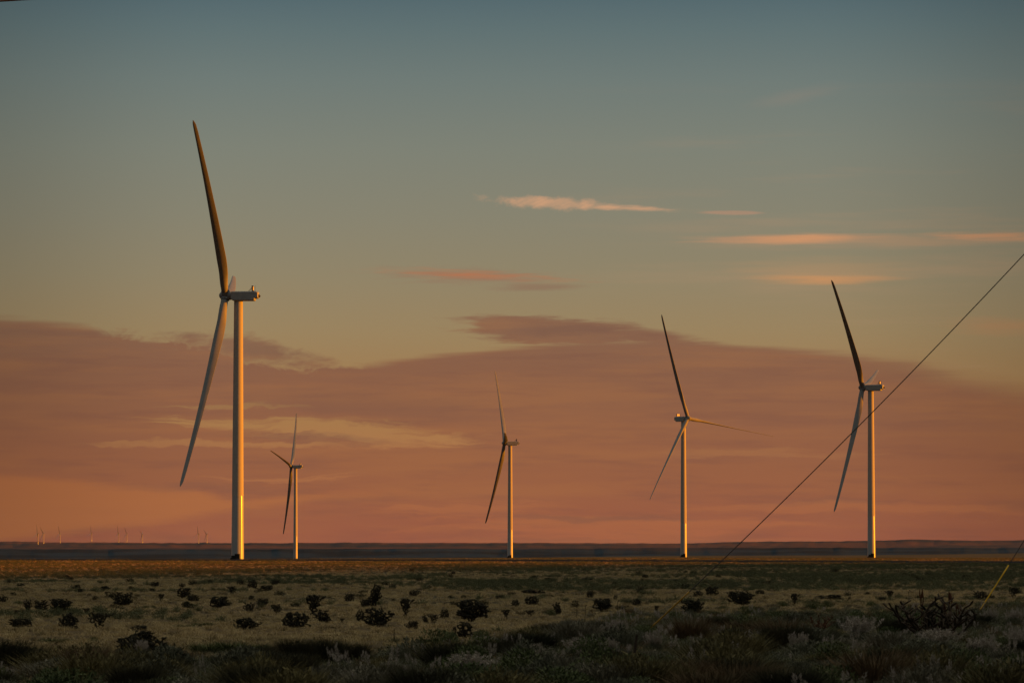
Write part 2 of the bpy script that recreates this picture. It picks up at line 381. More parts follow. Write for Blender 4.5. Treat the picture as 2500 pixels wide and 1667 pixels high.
# ground: earth with patches that follow the land
def ground_mat():
    m = bpy.data.materials.new('prairie_soil'); m.use_nodes = True; t = m.node_tree; b = t.nodes['Principled BSDF']
    b.inputs['Roughness'].default_value = .95; b.inputs['Specular IOR Level'].default_value = .1
    geo = t.nodes.new('ShaderNodeNewGeometry')
    def nz(scale, det, st=(1, 1, 1)):
        mp = t.nodes.new('ShaderNodeMapping'); mp.inputs['Scale'].default_value = st; t.links.new(geo.outputs['Position'], mp.inputs[0])
        n = t.nodes.new('ShaderNodeTexNoise'); n.inputs['Scale'].default_value = scale; n.inputs['Detail'].default_value = det; n.inputs['Roughness'].default_value = .6
        t.links.new(mp.outputs[0], n.inputs['Vector']); return n.outputs['Fac']
    def mr(s, a, b_):
        r = t.nodes.new('ShaderNodeMapRange'); r.interpolation_type = 'SMOOTHSTEP'; r.inputs['From Min'].default_value = a; r.inputs['From Max'].default_value = b_
        t.links.new(s, r.inputs['Value']); return r.outputs[0]
    def mx(f, a, b_):
        k = t.nodes.new('ShaderNodeMix'); k.data_type = 'RGBA'
        for i, v in ((0, f), (6, a), (7, b_)):
            if isinstance(v, tuple): k.inputs[i].default_value = (*v, 1)
            elif isinstance(v, float): k.inputs[i].default_value = v
            else: t.links.new(v, k.inputs[i])
        return k.outputs[2]
    c = mx(mr(nz(.02, 7, (1, .35, 1)), .4, .62), (.14, .095, .045), (.07, .055, .028))
    c = mx(mr(nz(.35, 5), .45, .7), c, (.10, .07, .035))
    # far country: lowland's shade and blue, then sunlit red slopes, put into the colour
    ln = t.nodes.new('ShaderNodeVectorMath'); ln.operation = 'LENGTH'; t.links.new(geo.outputs['Position'], ln.inputs[0])
    low = mx(mr(nz(.0022, 7, (1, .6, 1)), .42, .60), (.020, .042, .062), (.008, .018, .027))
    far = mx(mr(nz(.00035, 6, (1, .4, 1)), .42, .58), (.15, .068, .056), (.05, .048, .055))
    c = mx(mr(ln.outputs['Value'], 3600, 3900), c, low)
    ma = t.nodes.new('ShaderNodeMath'); ma.operation = 'MULTIPLY_ADD'; t.links.new(nz(.0005, 6, (1, .4, 1)), ma.inputs[0]); ma.inputs[1].default_value = 9000; t.links.new(ln.outputs['Value'], ma.inputs[2])
    c = mx(mr(ma.outputs[0], 19000, 22500), c, far)
    t.links.new(c, b.inputs['Base Color'])
    bp = t.nodes.new('ShaderNodeBump'); bp.inputs['Strength'].default_value = .6; bp.inputs['Distance'].default_value = .3
    t.links.new(nz(1.2, 4), bp.inputs['Height']); t.links.new(bp.outputs[0], b.inputs['Normal'])
    return m
# one sheet of land out to the horizon, finer where the camera looks
angs = np.concatenate([np.linspace(-180, -14, 70), np.linspace(-13.8, -8.6, 30), np.linspace(-8.5, 8.5, 420), np.linspace(8.6, 60, 60), np.linspace(61, 180, 50)[:-1]])
angs = np.radians(angs)
Ds = np.concatenate([[3], np.exp(np.linspace(math.log(8), math.log(60), 10)), np.exp(np.linspace(math.log(64), math.log(3500), 260)),
                     [3545, 3560, 3600, 3700], np.exp(np.linspace(math.log(3900), math.log(14000), 30)), np.exp(np.linspace(math.log(14200), math.log(34000), 110)), [38000, 44000]])
AA, DD = np.meshgrid(angs, Ds)
gx = np.sin(AA)*DD; gy = np.cos(AA)*DD; gz = terrain(gx, gy)
na, nd = len(angs), len(Ds)
V = np.stack([gx, gy, gz], -1).reshape(-1, 3)
V = np.vstack([V, [[0, 0, float(gz[0].mean())]]])
ii, jj = np.meshgrid(np.arange(nd-1), np.arange(na), indexing='ij'); jn = (jj+1) % na
quads = np.stack([ii*na+jj, ii*na+jn, (ii+1)*na+jn, (ii+1)*na+jj], -1).reshape(-1, 4)[:, ::-1]
tris = np.stack([np.full(na, nd*na), (np.arange(na)+1) % na, np.arange(na)], -1)[:, ::-1]
g_o = obj('ground', meshnp('ground', V, quads, tris, ground_mat(), True)); tag(g_o, kind='structure')

# dirt track: near-black throughout, shallow with bermed edges, running across the plain in front of the turbines
pts = []
for px, D in ((-1500, 1240), (215, 1150), (625, 1080), (1250, 960), (1700, 880), (2100, 840), (2500, 815), (4200, 780)):
    pts.append((px, D))
pxs = np.linspace(-1500, 4200, 500); Dt = np.interp(pxs, [p[0] for p in pts], [p[1] for p in pts])
V = []; prof = [(-6, -.02), (-4.2, .42), (-2.6, .05), (2.6, .05), (4.2, .35), (6, -.02)]
for p, D in zip(pxs, Dt):
    for o, h in prof:
        a = at(p, D+o); V.append((a.x, a.y, a.z+h+(vnoise(p*.9, o*3.1)*.10 if abs(o) == 4.2 else 0)))
n = len(prof); q = [(i*n+k, (i+1)*n+k, (i+1)*n+k+1, i*n+k+1) for i in range(len(pxs)-1) for k in range(n-1)]
tr = obj('dirt_track', meshnp('dirt_track', V, q, None, mat('dark_track', (.022,.013,.009), .95, var=(.012,.009,.007), scale=.3))); tag(tr, kind='structure')

# ------------------------------------------------------------------ wind turbines
H, R = 80.0, 63.0
def blade_mesh(beta, cone):
    N = 24; rs = np.concatenate([[1.0, 1.8, 2.6, 3.6], np.linspace(5, 60.5, 34), [61.5, 62.3, 62.8, R]])
    V = []
    for r in rs:
        ch = np.interp(r, [1, 2.6, 8, 13, 20, 35, 50, 59, 61.8, R], [2.2, 2.2, 2.7, 3.05, 2.75, 2.05, 1.5, 1.2, .95, .16])
        th = np.interp(r, [1, 2.6, 6, 9, 14, 20, 35, 60, R], [1, 1, .78, .56, .38, .29, .23, .19, .18])
        tw = math.radians(np.interp(r, [1, 8, 15, 30, 50, R], [13, 13, 9, 4, 1, -1]))
        w = np.clip((r-2.6)/7, 0, 1); w = w*w*(3-2*w)
        a = 2*np.pi*np.arange(N)/N
        cx, cy = .5*np.cos(a), .5*np.sin(a)
        xx = .5*(1+np.cos(a)); t_ = th
        yt = 5*t_*(.2969*np.sqrt(xx)-.126*xx-.3516*xx**2+.2843*xx**3-.1015*xx**4)
        fx = xx-.33; fy = np.where(np.sin(a) >= 0, yt*1.15, -yt*.85)
        sx = (cx*(1-w)+fx*w)*ch; sy = (cy*(1-w)+fy*w)*ch
        ang = -(beta+tw)
        X_ = sx*math.cos(ang)-sy*math.sin(ang); Y_ = sx*math.sin(ang)+sy*math.cos(ang)
        bend = cone*(.72*r/R+.28*(r/R)**2)
        V.append(np.stack([X_, Y_+bend, np.full(N, r)], -1))
    V = np.concatenate(V); n = len(rs)
    q = [(i*N+k, i*N+(k+1) % N, (i+1)*N+(k+1) % N, (i+1)*N+k) for i in range(n-1) for k in range(N)]
    f = q+[tuple(range(N-1, -1, -1)), tuple((n-1)*N+k for k in range(N))]
    me = mesh('blade', V, f, True, (M['blade'],)); return me
def revolve(prof, n=40, axis='z'):
    V = []; f = []
    for (r, z) in prof:
        for k in range(n):
            g = 2*math.pi*k/n; V.append((r*math.cos(g), r*math.sin(g), z) if axis == 'z' else (z, r*math.cos(g), r*math.sin(g)))
    m = len(prof)
    for i in range(m-1):
        for k in range(n): f.append((i*n+k, i*n+(k+1) % n, (i+1)*n+(k+1) % n, (i+1)*n+k))
    return V, f
tower_r = lambda z: np.interp(z, [0, 20, 78.5], [1.92, 1.74, 1.33])
tb_me = mesh('tower_base', *revolve([(float(tower_r(z)), z) for z in (-.6, .3, 1, 5, 10, 15, 19, 19.5)]), True, (M['gloss'],))
tw_me = mesh('tower', *revolve([(float(tower_r(19.5))+.02, 19.45)]+[(float(tower_r(z))+.012, z) for z in (19.5, 20, 25, 35, 47.9, 48, 48.1, 55, 65, 75, 77.5, 78.6)]), True, (M['paint'],))
# nacelle, x forward along the shaft, origin on the tower axis at hub height
def nacelle_mb():
    b = MB()
    side = [(2.2,-1.05), (2.2,1.15), (1.9,1.42), (-5.5,1.42), (-6.1,1.2), (-6.15,-.62), (-5.15,-.78), (-5.1,-1.3), (-4.85,-1.45), (1.4,-1.45)]
    w = 1.75; c = .22; n = len(side)
    cx = sum(p[0] for p in side)/n; cz = sum(p[1] for p in side)/n
    P = []
    for y, k in ((-w, c), (-w+c, 0), (w-c, 0), (w, c)):
        for (x, z) in side:
            P.append((x-(x-cx)/abs(x-cx)*k*.7, y, z-(z-cz)/abs(z-cz)*k))
    f = [tuple(range(n-1, -1, -1)), tuple(3*n+i for i in range(n))]
    for r in range(3):
        for i in range(n): f.append((r*n+i, r*n+(i+1) % n, (r+1)*n+(i+1) % n, (r+1)*n+i))
    b.add(P, [tuple(reversed(q)) for q in f]); return b
nac_me = mesh('nacelle', nacelle_mb().v, nacelle_mb().f, False, (M['nacelle'],))
b = MB(); b.box(-4.55,-4.25,-1.15,1.15,1.75,2.95,.06)
cool_me = mesh('cooler', b.v, b.f, False, (M['cooler'],))
def part_me(name, b, m, sm=False): return mesh(name, b.v, b.f, sm, (m,))
nac_bits = [part_me('cooler_post', MB().box(-4.6,-4.2,y-.1,y+.1,1.40,3.15), M['darkm']) for y in (-1.27, 1.27)]
nac_bits += [part_me('brace', MB().tube([(-3.1,y,1.42), (-4.2,y,2.6)], .06, 6), M['darkm']) for y in (-.9, .9)]
nac_bits += [part_me('wind_mast', MB().tube([(-5.2,0,1.4), (-5.2,0,2.6), (-5.2,0,3.2)], .03, 6), M['darkm'])]
b = MB(); b.add(*revolve([(.5,-6.16), (.5,-6.3), (.42,-6.45), (.12,-6.75)], 16, 'x')); fan_me = mesh('exhaust_vent', b.v, b.f, True, (M['darkm'],))
b = MB(); b.add(*revolve([(1.25,-1.75), (1.3,-1.2), (1.42,-1.15), (1.46,-.6), (1.4,.5), (1.28,1.0), (1.0,1.5), (.6,1.85), (.15,2.0)], 32, 'x'))
hub_me = mesh('hub', b.v, b.f, True, (M['hub'],))
b = MB(); b.add(*revolve([(1.25,.9), (1.32,.95), (1.32,1.45), (1.22,1.5)], 28)); col_me = mesh('blade_collar', b.v, b.f, True, (M['hub'],))

def turbine(loc, th, ph, label, beta=65, cone=7.0, tau=3.2, group='large wind turbines on the plain', blade_me=None):
    th, ph, tau = math.radians(th), math.radians(ph), math.radians(tau)
    root = empty('wind_turbine', loc, label, 'wind turbine', group)
    obj('tower_base', tb_me, root); obj('tower', tw_me, root)
    na_ = obj('nacelle', nac_me, root); na_.location = (0, 0, H); na_.rotation_euler = (0, 0, th)
    obj('cooler', cool_me, na_)
    for bm_ in nac_bits: obj(bm_.name.split('.')[0], bm_, na_)
    obj('exhaust_vent', fan_me, na_)
    nv = Vector((math.cos(th)*math.cos(tau), math.sin(th)*math.cos(tau), math.sin(tau)))
    hc = Vector((0, 0, H))+nv*3.95
    hb = obj('hub', hub_me, root); hb.location = hc; hb.rotation_euler = (0, -tau, th)
    me = blade_me or blade_mesh(math.radians(beta), cone)
    u1 = Vector((-math.sin(th), math.cos(th), 0)); u2 = nv.cross(u1)
    for k in range(3):
        a = ph+k*2*math.pi/3; d = math.cos(a)*u2+math.sin(a)*u1; t = -(-math.sin(a)*u2+math.cos(a)*u1)
        m = Matrix((t, nv, d)).transposed().to_4x4(); m.translation = hc
        bl = obj('blade', me, root); bl.matrix_local = m
        c = obj('blade_collar', col_me, bl)
    return root
big = {}
TD = [('T1', 581, 1365.0, 8.03, 176, 39, 3.2, 'largest and nearest wind turbine, left of centre, its blades towering over the field', 80),
      ('T2', 722, 1363.8, 2.80, 172, 79, 4, 'smallest of the five big wind turbines, one short blade pointing left', 80),
      ('T3', 1245.5, 1361.0, 3.48, -174, 85.5, 4, 'wind turbine in the middle of the plain with a pinkish lit nacelle', 80),
      ('T4', 1668.5, 1359.2, 4.2, -50, 99.5, 5, 'wind turbine turned towards the viewer with one blade stretched out to the right', 80),
      ('T5', 2126.5, 1359.8, 5.15, 162, 40, 2, 'second largest wind turbine, at the right, crossed by the thin guy wire', 80)]
for nm, px, py, s, th, ph, ta, lab, be in TD:
    D = F/s; p = at(px, D); d = ray(px, py); z = d.z/math.hypot(d.x, d.y)*D
    p.z = min(p.z, z)
    big[nm] = turbine(p, th, ph, lab, be, tau=ta)
    # stairs and cabinet at the foot
    if nm != 'T2':
        r = empty('transformer_cabinet', p+Vector((-.25, -3.2, 0)), 'small dark cabinet with a step at the foot of '+{'T1': 'the largest wind turbine', 'T3': 'the middle wind turbine', 'T4': 'the turbine whose blade points right', 'T5': 'the turbine at the right'}[nm], 'cabinet', 'dark cabinets at the tower feet')
        b = MB(); b.box(-.35, 1.15, -.8, .8, -.5, 1.85, .05); b.box(-.42, 1.22, -.87, .87, 1.85, 1.93); b.build('body', M['cabinet'], r)
        b = MB(); b.box(-1.35, -.37, -.7, .7, -.5, 1.45); b.box(-1.7, -1.352, -.6, .6, -.5, .75); b.box(-2.0,-1.702,-.6,.6,-.5,.35); b.build('step', M['cabinet'], r)
        b = MB(); b.box(.02, .78, -.87, -.803, .2, 1.6); b.build('door', M['darkm'], r)
# nine far turbines, tiny on the skyline
bl_far = blade_mesh(math.radians(77), 7.0)
far0 = turbine(Vector((0, 0, 0)), 175, 8, 'far', group='tiny far turbines on the skyline', blade_me=bl_far)
FT = [(94, 26500, 175, 0, 'leftmost and tallest of the tiny pink turbines on the skyline'),
      (108, 28500, 170, 40, 'tiny turbine close right of the leftmost one on the skyline'),
      (148, 30500, 176, 15, 'third tiny skyline turbine from the left, standing alone'),
      (225, 32500, 172, 0, 'tiny lone skyline turbine between two pairs of turbines'),
      (291, 31500, 178, 10, 'left one of the pair of tiny skyline turbines halfway to the big tower'),
      (311, 33000, 170, 25, 'right one of the pair of tiny skyline turbines halfway to the big tower'),
      (349, 33800, 174, 60, 'shortest tiny skyline turbine, right of the middle pair'),
      (486, 30000, 168, 5, 'tall tiny skyline turbine left of the nearest big tower, blade straight up'),
      (506, 32000, 172, 55, 'tiny skyline turbine closest to the nearest big tower on its left side')]
for i, (px, D, th, ph, lab) in enumerate(FT):
    if i == 0: o = far0
    else: o = copy_tree(far0)
    o.location = at(px, D); o.rotation_euler = (0, 0, math.radians(th-175)); o['label'] = lab; o.scale = (1.4, 1.4, .92)
    # turn the rotor of this copy
    a0 = math.radians(175); tau = math.radians(3.2)
    nv = Vector((math.cos(a0)*math.cos(tau), math.sin(a0)*math.cos(tau), math.sin(tau))); hc = Vector((0, 0, H))+nv*3.95
    u1 = Vector((-math.sin(a0), math.cos(a0), 0)); u2 = nv.cross(u1); k = 0
    for ch in o.children:
        if ch.name.startswith('blade'):
            a = math.radians(ph)+k*2*math.pi/3; d = math.cos(a)*u2+math.sin(a)*u1; t = -(-math.sin(a)*u2+math.cos(a)*u1); k += 1
            m = Matrix((t, nv, d)).transposed().to_4x4(); m.translation = hc; ch.matrix_local = m

# ------------------------------------------------------------------ utility poles, guy wires, cable
def pix_at(px, py, y):
    d = ray(px, py); return d*(y/d.y)
A1 = ground(1578, 1542); yA = A1.y
B1 = pix_at(2640, 470, yA+2)
A2 = ground(2383, 1502); yB = A2.y
B2 = pix_at(2760, 865, yB+4)
def pole(name, base, h, label):
    r = empty(name, base, label, 'utility pole', 'wooden utility poles beyond the right edge')
    b = MB(); b.tube([(0,0,-1), (0,0,h*.5), (0,0,h)], [.22,.19,.14], 12); b.build('post', M['wood'], r, smooth_=True)
    b = MB(); b.box(-1.6,1.6,-.28,-.16,h-1.3,h-1.1); b.build('crossarm', M['wood'], r)
    for x in (-1.4, 0, 1.4):
        b = MB(); z0 = h-1.1 if x else h
        b.add(*[[(p[0]+x, p[1]-(.22 if x else 0), p[2]+z0) for p in revolve([(.05,0), (.09,.05), (.05,.09), (.09,.13), (.05,.17), (.07,.22)], 10)[0]], revolve([(0,0)]*6, 10)[1]]); b.build('insulator', M['nacelle'], r)
    return r
ptop = pix_at(2660, -98, yA+2)
pb = Vector((B1.x, B1.y, float(terrain(np.array([B1.x]), np.array([B1.y]))[0])))
pole('utility_pole', pb, ptop.z-pb.z+1.1, 'tall wooden utility pole holding the long guy wire and the top cable')
pb2 = Vector((B2.x, B2.y, float(terrain(np.array([B2.x]), np.array([B2.y]))[0])))
pole('utility_pole', pb2, B2.z-pb2.z+.8, 'shorter wooden utility pole holding the steep guy wire')
M['guard_bright'] = mat('bright_yellow_guard', (.95,.55,.02), .5, var=(.85,.48,.02), scale=3)
def guy(A, B, label, glen, gm='guard'):
    r = empty('guy_wire', A, label, 'guy wire', 'guy wires with yellow guards'); d = B-A
    pts = [d*t-Vector((0, 0, .35))*4*t*(1-t) for t in np.linspace(-.005, 1, 24)]
    MB().tube(pts, .021, 6).build('wire', M['wire'], r, smooth_=True)
    g = []; L = d.length
    for t in np.linspace(.001, glen/L, 6):
        g.append(d*t-Vector((0, 0, .35))*4*t*(1-t)-Vector((0, .01, 0)))
    b = MB(); b.tube(g, .036, 8); b.build('guard', M[gm], r, smooth_=True)
    b = MB(); b.tube([d*-.01, d*.001], .03, 6); b.build('anchor_rod', M['darkm'], r)
    return r
guy(A1, B1, 'long thin guy wire slanting across the sky with a dull yellow guard at its foot', 2.45)
guy(A2, B2, 'short steep guy wire at the right edge with a brighter yellow guard', 3.35, 'guard_bright')
L0 = pix_at(-900, 15, yA+30); C0 = pix_at(0, 3.0, yA+2)
c = MB(); pA = ptop+Vector((0, 0, 1.1)); dirn = (C0-pA)
c.tube([pA+dirn*t for t in np.linspace(0, 1.9, 30)], .042, 8)
tag(c.build('power_cable', M['cable'], smooth_=True), 'thin reddish overhead cable just clipping the top left corner of the sky', 'cable')

# ------------------------------------------------------------------ plants
def unit(v): return v/np.linalg.norm(v)
def tubes_np(segs, n=6):
    """segs: list of (p0, p1, r0, r1)"""
    V = []; Q = []; T = []; o = 0
    for p0, p1, r0, r1 in segs:
        t = unit(p1-p0); a = np.array([0, 0, 1.]) if abs(t[2]) < .9 else np.array([1., 0, 0])
        u = unit(np.cross(t, a)); w = np.cross(u, t); g = 2*np.pi*np.arange(n)/n
        ring = np.cos(g)[:, None]*u+np.sin(g)[:, None]*w
        m = (p0+p1)/2
        V += [p0+ring*r0, m+ring*(max(r0, r1)*1.12), p1+ring*r1, (p1+t*r1*.7)[None]]
        for i in range(2):
            for k in range(n): Q.append((o+i*n+k, o+i*n+(k+1) % n, o+(i+1)*n+(k+1) % n, o+(i+1)*n+k))
        for k in range(n): T.append((o+2*n+k, o+2*n+(k+1) % n, o+3*n))
        o += 3*n+1
    return np.concatenate(V), Q, T
def cholla_parts(r, tips=95, shape='dome', thick=1.0, seg=.11, wob=.35):
    """branching cylinder cactus filling a unit shape (1 wide, 1 high); returns trunk and crown meshes"""
    ph_ = [r.uniform(0, 6.28) for _ in range(5)]
    def inside(p):
        x, y, z = p; q = math.hypot(x, y); th = math.atan2(y, x); w_ = 1+.20*math.sin(3*th+ph_[0]+2*z)+.16*math.sin(5*th+ph_[1]-4*z)+.12*math.sin(9*z+ph_[2]+th); x, y, q = x*w_, y*w_, q*w_; z = z*(1+.13*math.sin(2*th+ph_[3])+.10*math.sin(4*th+ph_[4]))
        if shape == 'dome': return (q/.5)**2+((z-.46)/.54)**2 < 1 and z > .08
        if shape == 'funnel': return q < .10+.42*z**1.3 and z > .25
        if shape == 'flat': return (q/.5)**2+((z-.5)/.46)**4 < 1
        if shape == 'twin': return ((x-.24)/.28)**2+(y/.3)**2+((z-.42)/.44)**2 < 1 or ((x+.24)/.27)**2+(y/.3)**2+((z-.54)/.46)**2 < 1
        if shape == 'lean': return ((x-.5*(z-.55))/.34)**2+(y/.34)**2+((z-.5)/.52)**2 < 1
        if shape == 'spread': return (q/.5)**2.5+(abs(z-.55)/.45)**2.5 < 1 and z > .1+.3*q
        return q < .5
    P = []
    while len(P) < tips:
        p = (r.uniform(-.5, .5), r.uniform(-.5, .5), r.uniform(.05, 1))
        if inside(p): P.append(np.array(p))
    P.sort(key=lambda p: np.linalg.norm(p*np.array([1, 1, .8])))
    R0 = .027*thick; tr = []; cr = []; nodes = [np.array([0, 0, .0])]
    for k in range(3):
        a = r.uniform(0, 6.28); b0 = np.array([math.cos(a)*.05, math.sin(a)*.05, -.06]); q = b0+np.array([math.cos(a)*.08, math.sin(a)*.08, .22]); tr.append((b0, q, R0*1.25, R0*1.1)); nodes.append(q)
    NA = list(nodes)
    for p in P:
        A_ = np.array(NA); dd = np.linalg.norm((A_-p)*np.array([1, 1, 1.0]), axis=1)+np.where(A_[:, 2] > p[2], .12, 0); c = A_[dd.argmin()].copy(); m = 0
        while np.linalg.norm(p-c) > seg*.45 and m < 9:
            d = unit(unit(p-c)+np.array([r.gauss(0, wob), r.gauss(0, wob), r.gauss(.12, wob)*.8])); L = min(seg*r.uniform(.7, 1.2), max(np.linalg.norm(p-c), seg*.6))
            q = c+d*L
            if q[2] < .03: q[2] = .03
            cr.append((c, q, R0*r.uniform(.8, 1.05), R0*r.uniform(.75, 1.0))); NA.append(q); c = q; m += 1
    kn = []
    for p, q, a, b_ in cr:
        for _ in range(6):
            m = p+(q-p)*r.uniform(.1, 1); v = unit(np.array([r.gauss(0, 1), r.gauss(0, 1), r.gauss(.5, 1)])); kn.append((m, m+v*a*r.uniform(1.5, 3.2), a*.55, a*.3))
    v1, q1, t1_ = tubes_np(tr, 7); v2, q2, t2 = tubes_np(cr, 6); v3, q3, t3 = tubes_np(kn, 3)
    o = len(v2); v2 = np.concatenate([v2, v3]); q2 = q2+[tuple(i+o for i in x) for x in q3]; t2 = t2+[tuple(i+o for i in x) for x in t3]
    return (v1, q1, t1_), (v2, q2, t2)
def blades_np(r, n, h, spread, width, lean=.35, base=.12, curl=.3, up=0.0):
    """n grass-like leaves from a common base, each of two segments ending in a point"""
    r = np.random.default_rng(r)
    a = r.uniform(0, 2*np.pi, n); rad = base*np.sqrt(r.uniform(0, 1, n)); p0 = np.stack([np.cos(a)*rad, np.sin(a)*rad, np.full(n, -.03)], -1)
    L = h*r.uniform(.5, 1, n); ln = np.abs(r.normal(0, lean, n))+up; da = a+r.normal(0, .7, n)
    dirv = np.stack([np.cos(da)*np.sin(ln), np.sin(da)*np.sin(ln), np.cos(ln)], -1)
    out_ = np.stack([np.cos(da), np.sin(da), np.zeros(n)], -1)
    p1 = p0+dirv*(L*.55)[:, None]; p2 = p1+(dirv+out_*curl*r.uniform(0, 1.4, n)[:, None]-np.array([0, 0, 1])*curl*.3)*(L*.45)[:, None]
    wa = r.uniform(0, np.pi, n); w = np.stack([np.cos(wa), np.sin(wa), np.zeros(n)], -1)*width/2
    V = np.stack([p0-w, p0+w, p1+w*.8, p1-w*.8, p2], 1).reshape(-1, 3); k = np.arange(n)*5
    return V, np.stack([k, k+1, k+2, k+3], -1), np.stack([k+3, k+2, k+4], -1)
def merge(*parts):
    V = []; Q = []; T = []; o = 0
    for v, q, t in parts:
        V.append(np.asarray(v)); Q.append(np.asarray(q, int).reshape(-1, 4)+o); T.append(np.asarray(t, int).reshape(-1, 3)+o); o += len(v)
    return np.concatenate(V), np.concatenate(Q), np.concatenate(T)
def shrub_np(seed, n=900, w=.5, h=.5, leaf=.035, hollow=.3, flat=1.0, upright=.5, squash=1.0):
    """rounded bush: twigs running out from the base carrying small leaves; 1 m wide, 1 m high before scaling"""
    r = np.random.default_rng(seed); lobes = r.normal(0, 1, (7, 3)); lobes[:, 2] = np.abs(lobes[:, 2]); lobes /= np.linalg.norm(lobes, axis=1)[:, None]
    lr = r.uniform(.8, 1.12, 7)
    d = r.normal(0, 1, (n, 3)); d[:, 2] = np.abs(d[:, 2])*1.0; d /= np.linalg.norm(d, axis=1)[:, None]
    rad = (r.uniform(0, 1, n)**.45)*(1-.0)
    dot = (d@lobes.T); k = dot.argmax(1); bulge = .72+.34*(np.take_along_axis(dot, k[:, None], 1)[:, 0]**3)*lr[k]
    c = d*(rad*bulge)[:, None]*np.array([w, w, h*2])
    up = d*(1-upright)+np.array([0, 0, 1])*upright+r.normal(0, .25, (n, 3)); up /= np.linalg.norm(up, axis=1)[:, None]
    ln = leaf*r.uniform(.7, 1.8, n); s = np.cross(up, r.normal(0, 1, (n, 3))); s /= np.linalg.norm(s, axis=1)[:, None]; s *= (leaf*.26*r.uniform(.6, 1.4, n))[:, None]
    V = np.stack([c-s, c+s, c+up*ln[:, None]+s*.5, c+up*ln[:, None]-s*.5], 1).reshape(-1, 3); q = np.arange(n*4).reshape(n, 4)
    # twigs
    m = 60; e = c[r.integers(0, n, m)]; st = []
    for x in e: st.append((np.array([x[0]*.1, x[1]*.1, -.02]), x*.97, .008, .003))
    tv, tq, tt = tubes_np(st, 3)
    return merge((V, q, np.zeros((0, 3), int)), (tv, tq, tt))
def plume_np(seed, n=64, h=1.0, w=.5):
    """upright stems ending in fluffy pale seed heads"""
    r = np.random.default_rng(seed); V = []; Q = []; T = []; parts = []
    for i in range(n):
        a = r.uniform(0, 6.283); b0 = r.uniform(0, .16); p0 = np.array([math.cos(a)*b0, math.sin(a)*b0, 0]); L = h*r.uniform(.6, 1.0)
        ln = min(abs(r.normal(0, .28)), .6); d = np.array([math.cos(a)*math.sin(ln), math.sin(a)*math.sin(ln), math.cos(ln)])
        k = 44; t = r.uniform(.70, 1, k); off = r.normal(0, 1, (k, 3))*(.026*(1.25-t))[:, None]*2.2; c = p0+d*(L*t)[:, None]+off
        v = off*14+r.normal(0, .35, (k, 3))+d*1.2; v /= np.linalg.norm(v, axis=1)[:, None]
        ll = .055*r.uniform(.7, 1.3, k); s = np.cross(v, r.normal(0, 1, (k, 3))); s /= np.linalg.norm(s, axis=1)[:, None]; s *= .011
        vv = np.stack([c-s, c+s, c+v*ll[:, None]], 1).reshape(-1, 3); parts.append((vv, np.zeros((0, 4), int), np.arange(3*k).reshape(k, 3)))
    return merge(*parts)
def np_mesh(name, p, m): return meshnp(name, p[0], p[1], p[2], m)

CH = []
for s, kw in enumerate((dict(tips=170), dict(tips=290), dict(tips=200, shape='flat'), dict(tips=120, shape='funnel'), dict(tips=330, shape='spread'), dict(tips=180, shape='lean'), dict(tips=240, shape='twin'), dict(tips=230), dict(tips=260, shape='flat'))):
    a, b_ = cholla_parts(random.Random(40+s), **kw)
    CH.append((np_mesh('cholla_trunk', a, M['cholla']), np_mesh('cholla_crown', b_, M['cholla'])))
# sparse, weathered cholla: bare arms reaching up and out, with short cross-shaped joints
def dead_parts(r, arms=16, R0=.017):
    tr = []; cr = []
    for i in range(arms):
        a = 2*math.pi*i/arms+r.uniform(-.3, .3); out_ = r.uniform(.25, 1.05); d = unit(np.array([math.cos(a)*out_, math.sin(a)*out_, 1.0])); p = np.array([math.cos(a)*.04, math.sin(a)*.04, -.03]); n = r.choice([4, 5, 6])
        for k in range(n):
            q = p+d*r.uniform(.14, .21); (tr if k == 0 else cr).append((p, q, R0*(1.25-.1*k), R0*(1.15-.1*k)))
            if k > 0:
                for _ in range(r.choice([1, 2, 2])):
                    b = r.uniform(0, 6.28); sd = unit(np.array([math.cos(b), math.sin(b), .55])*1.0+d*.5); L = r.uniform(.05, .15); m = p+(q-p)*r.uniform(.5, 1)
                    cr.append((m, m+sd*L, R0*.8, R0*.7))
                    if r.random() < .5: e_ = m+sd*L; cr.append((e_, e_+unit(sd+np.array([0, 0, .9]))*L*.8, R0*.75, R0*.6))
            p = q; d = unit(d+np.array([r.gauss(0, .16), r.gauss(0, .16), .08+r.gauss(0, .1)]))
    zs = max(q[2] for _, q, _, _ in cr); xs = np.percentile([abs(q[0]) for _, q, _, _ in cr], 98)*2; f = np.array([1/xs, 1/xs, 1/zs])
    return tubes_np([(p*f, q*f, a, b) for p, q, a, b in tr], 6), tubes_np([(p*f, q*f, a, b) for p, q, a, b in cr], 6)
DEADC = []
for s, kw in enumerate((dict(arms=26), dict(arms=10, R0=.022))):
    a, b_ = dead_parts(random.Random(90+s), **kw)
    DEADC.append((np_mesh('cholla_trunk', a, M['dead']), np_mesh('cholla_crown', b_, M['dead'])))
GR = [np_mesh('shrub_foliage', shrub_np(5+i, 1500, .5, .5, .05, upright=.6), M['green']) for i in range(3)]
LOWG = [np_mesh('shrub_foliage', merge(blades_np(31+i, 420, .9, .5, .03, .55, .42)), M['green']) for i in range(2)]
BR = [np_mesh('broom_foliage', merge(blades_np(51+i, 2600, 1.0, .5, .012, .30, .34, .25), shrub_np(71+i, 1400, .44, .40, .045, upright=.8)), M['broom']) for i in range(2)]
SG = [np_mesh('sage_foliage', merge(shrub_np(81+i, 1700, .5, .42, .055, upright=.7), blades_np(181+i, 500, .9, .5, .012, .5, .38)), M['sage']) for i in range(3)]
SV = [np_mesh('sage_foliage', merge(shrub_np(61+i, 1500, .5, .42, .06, upright=.8), blades_np(161+i, 900, .95, .5, .014, .42, .36)), M['silver']) for i in range(2)]
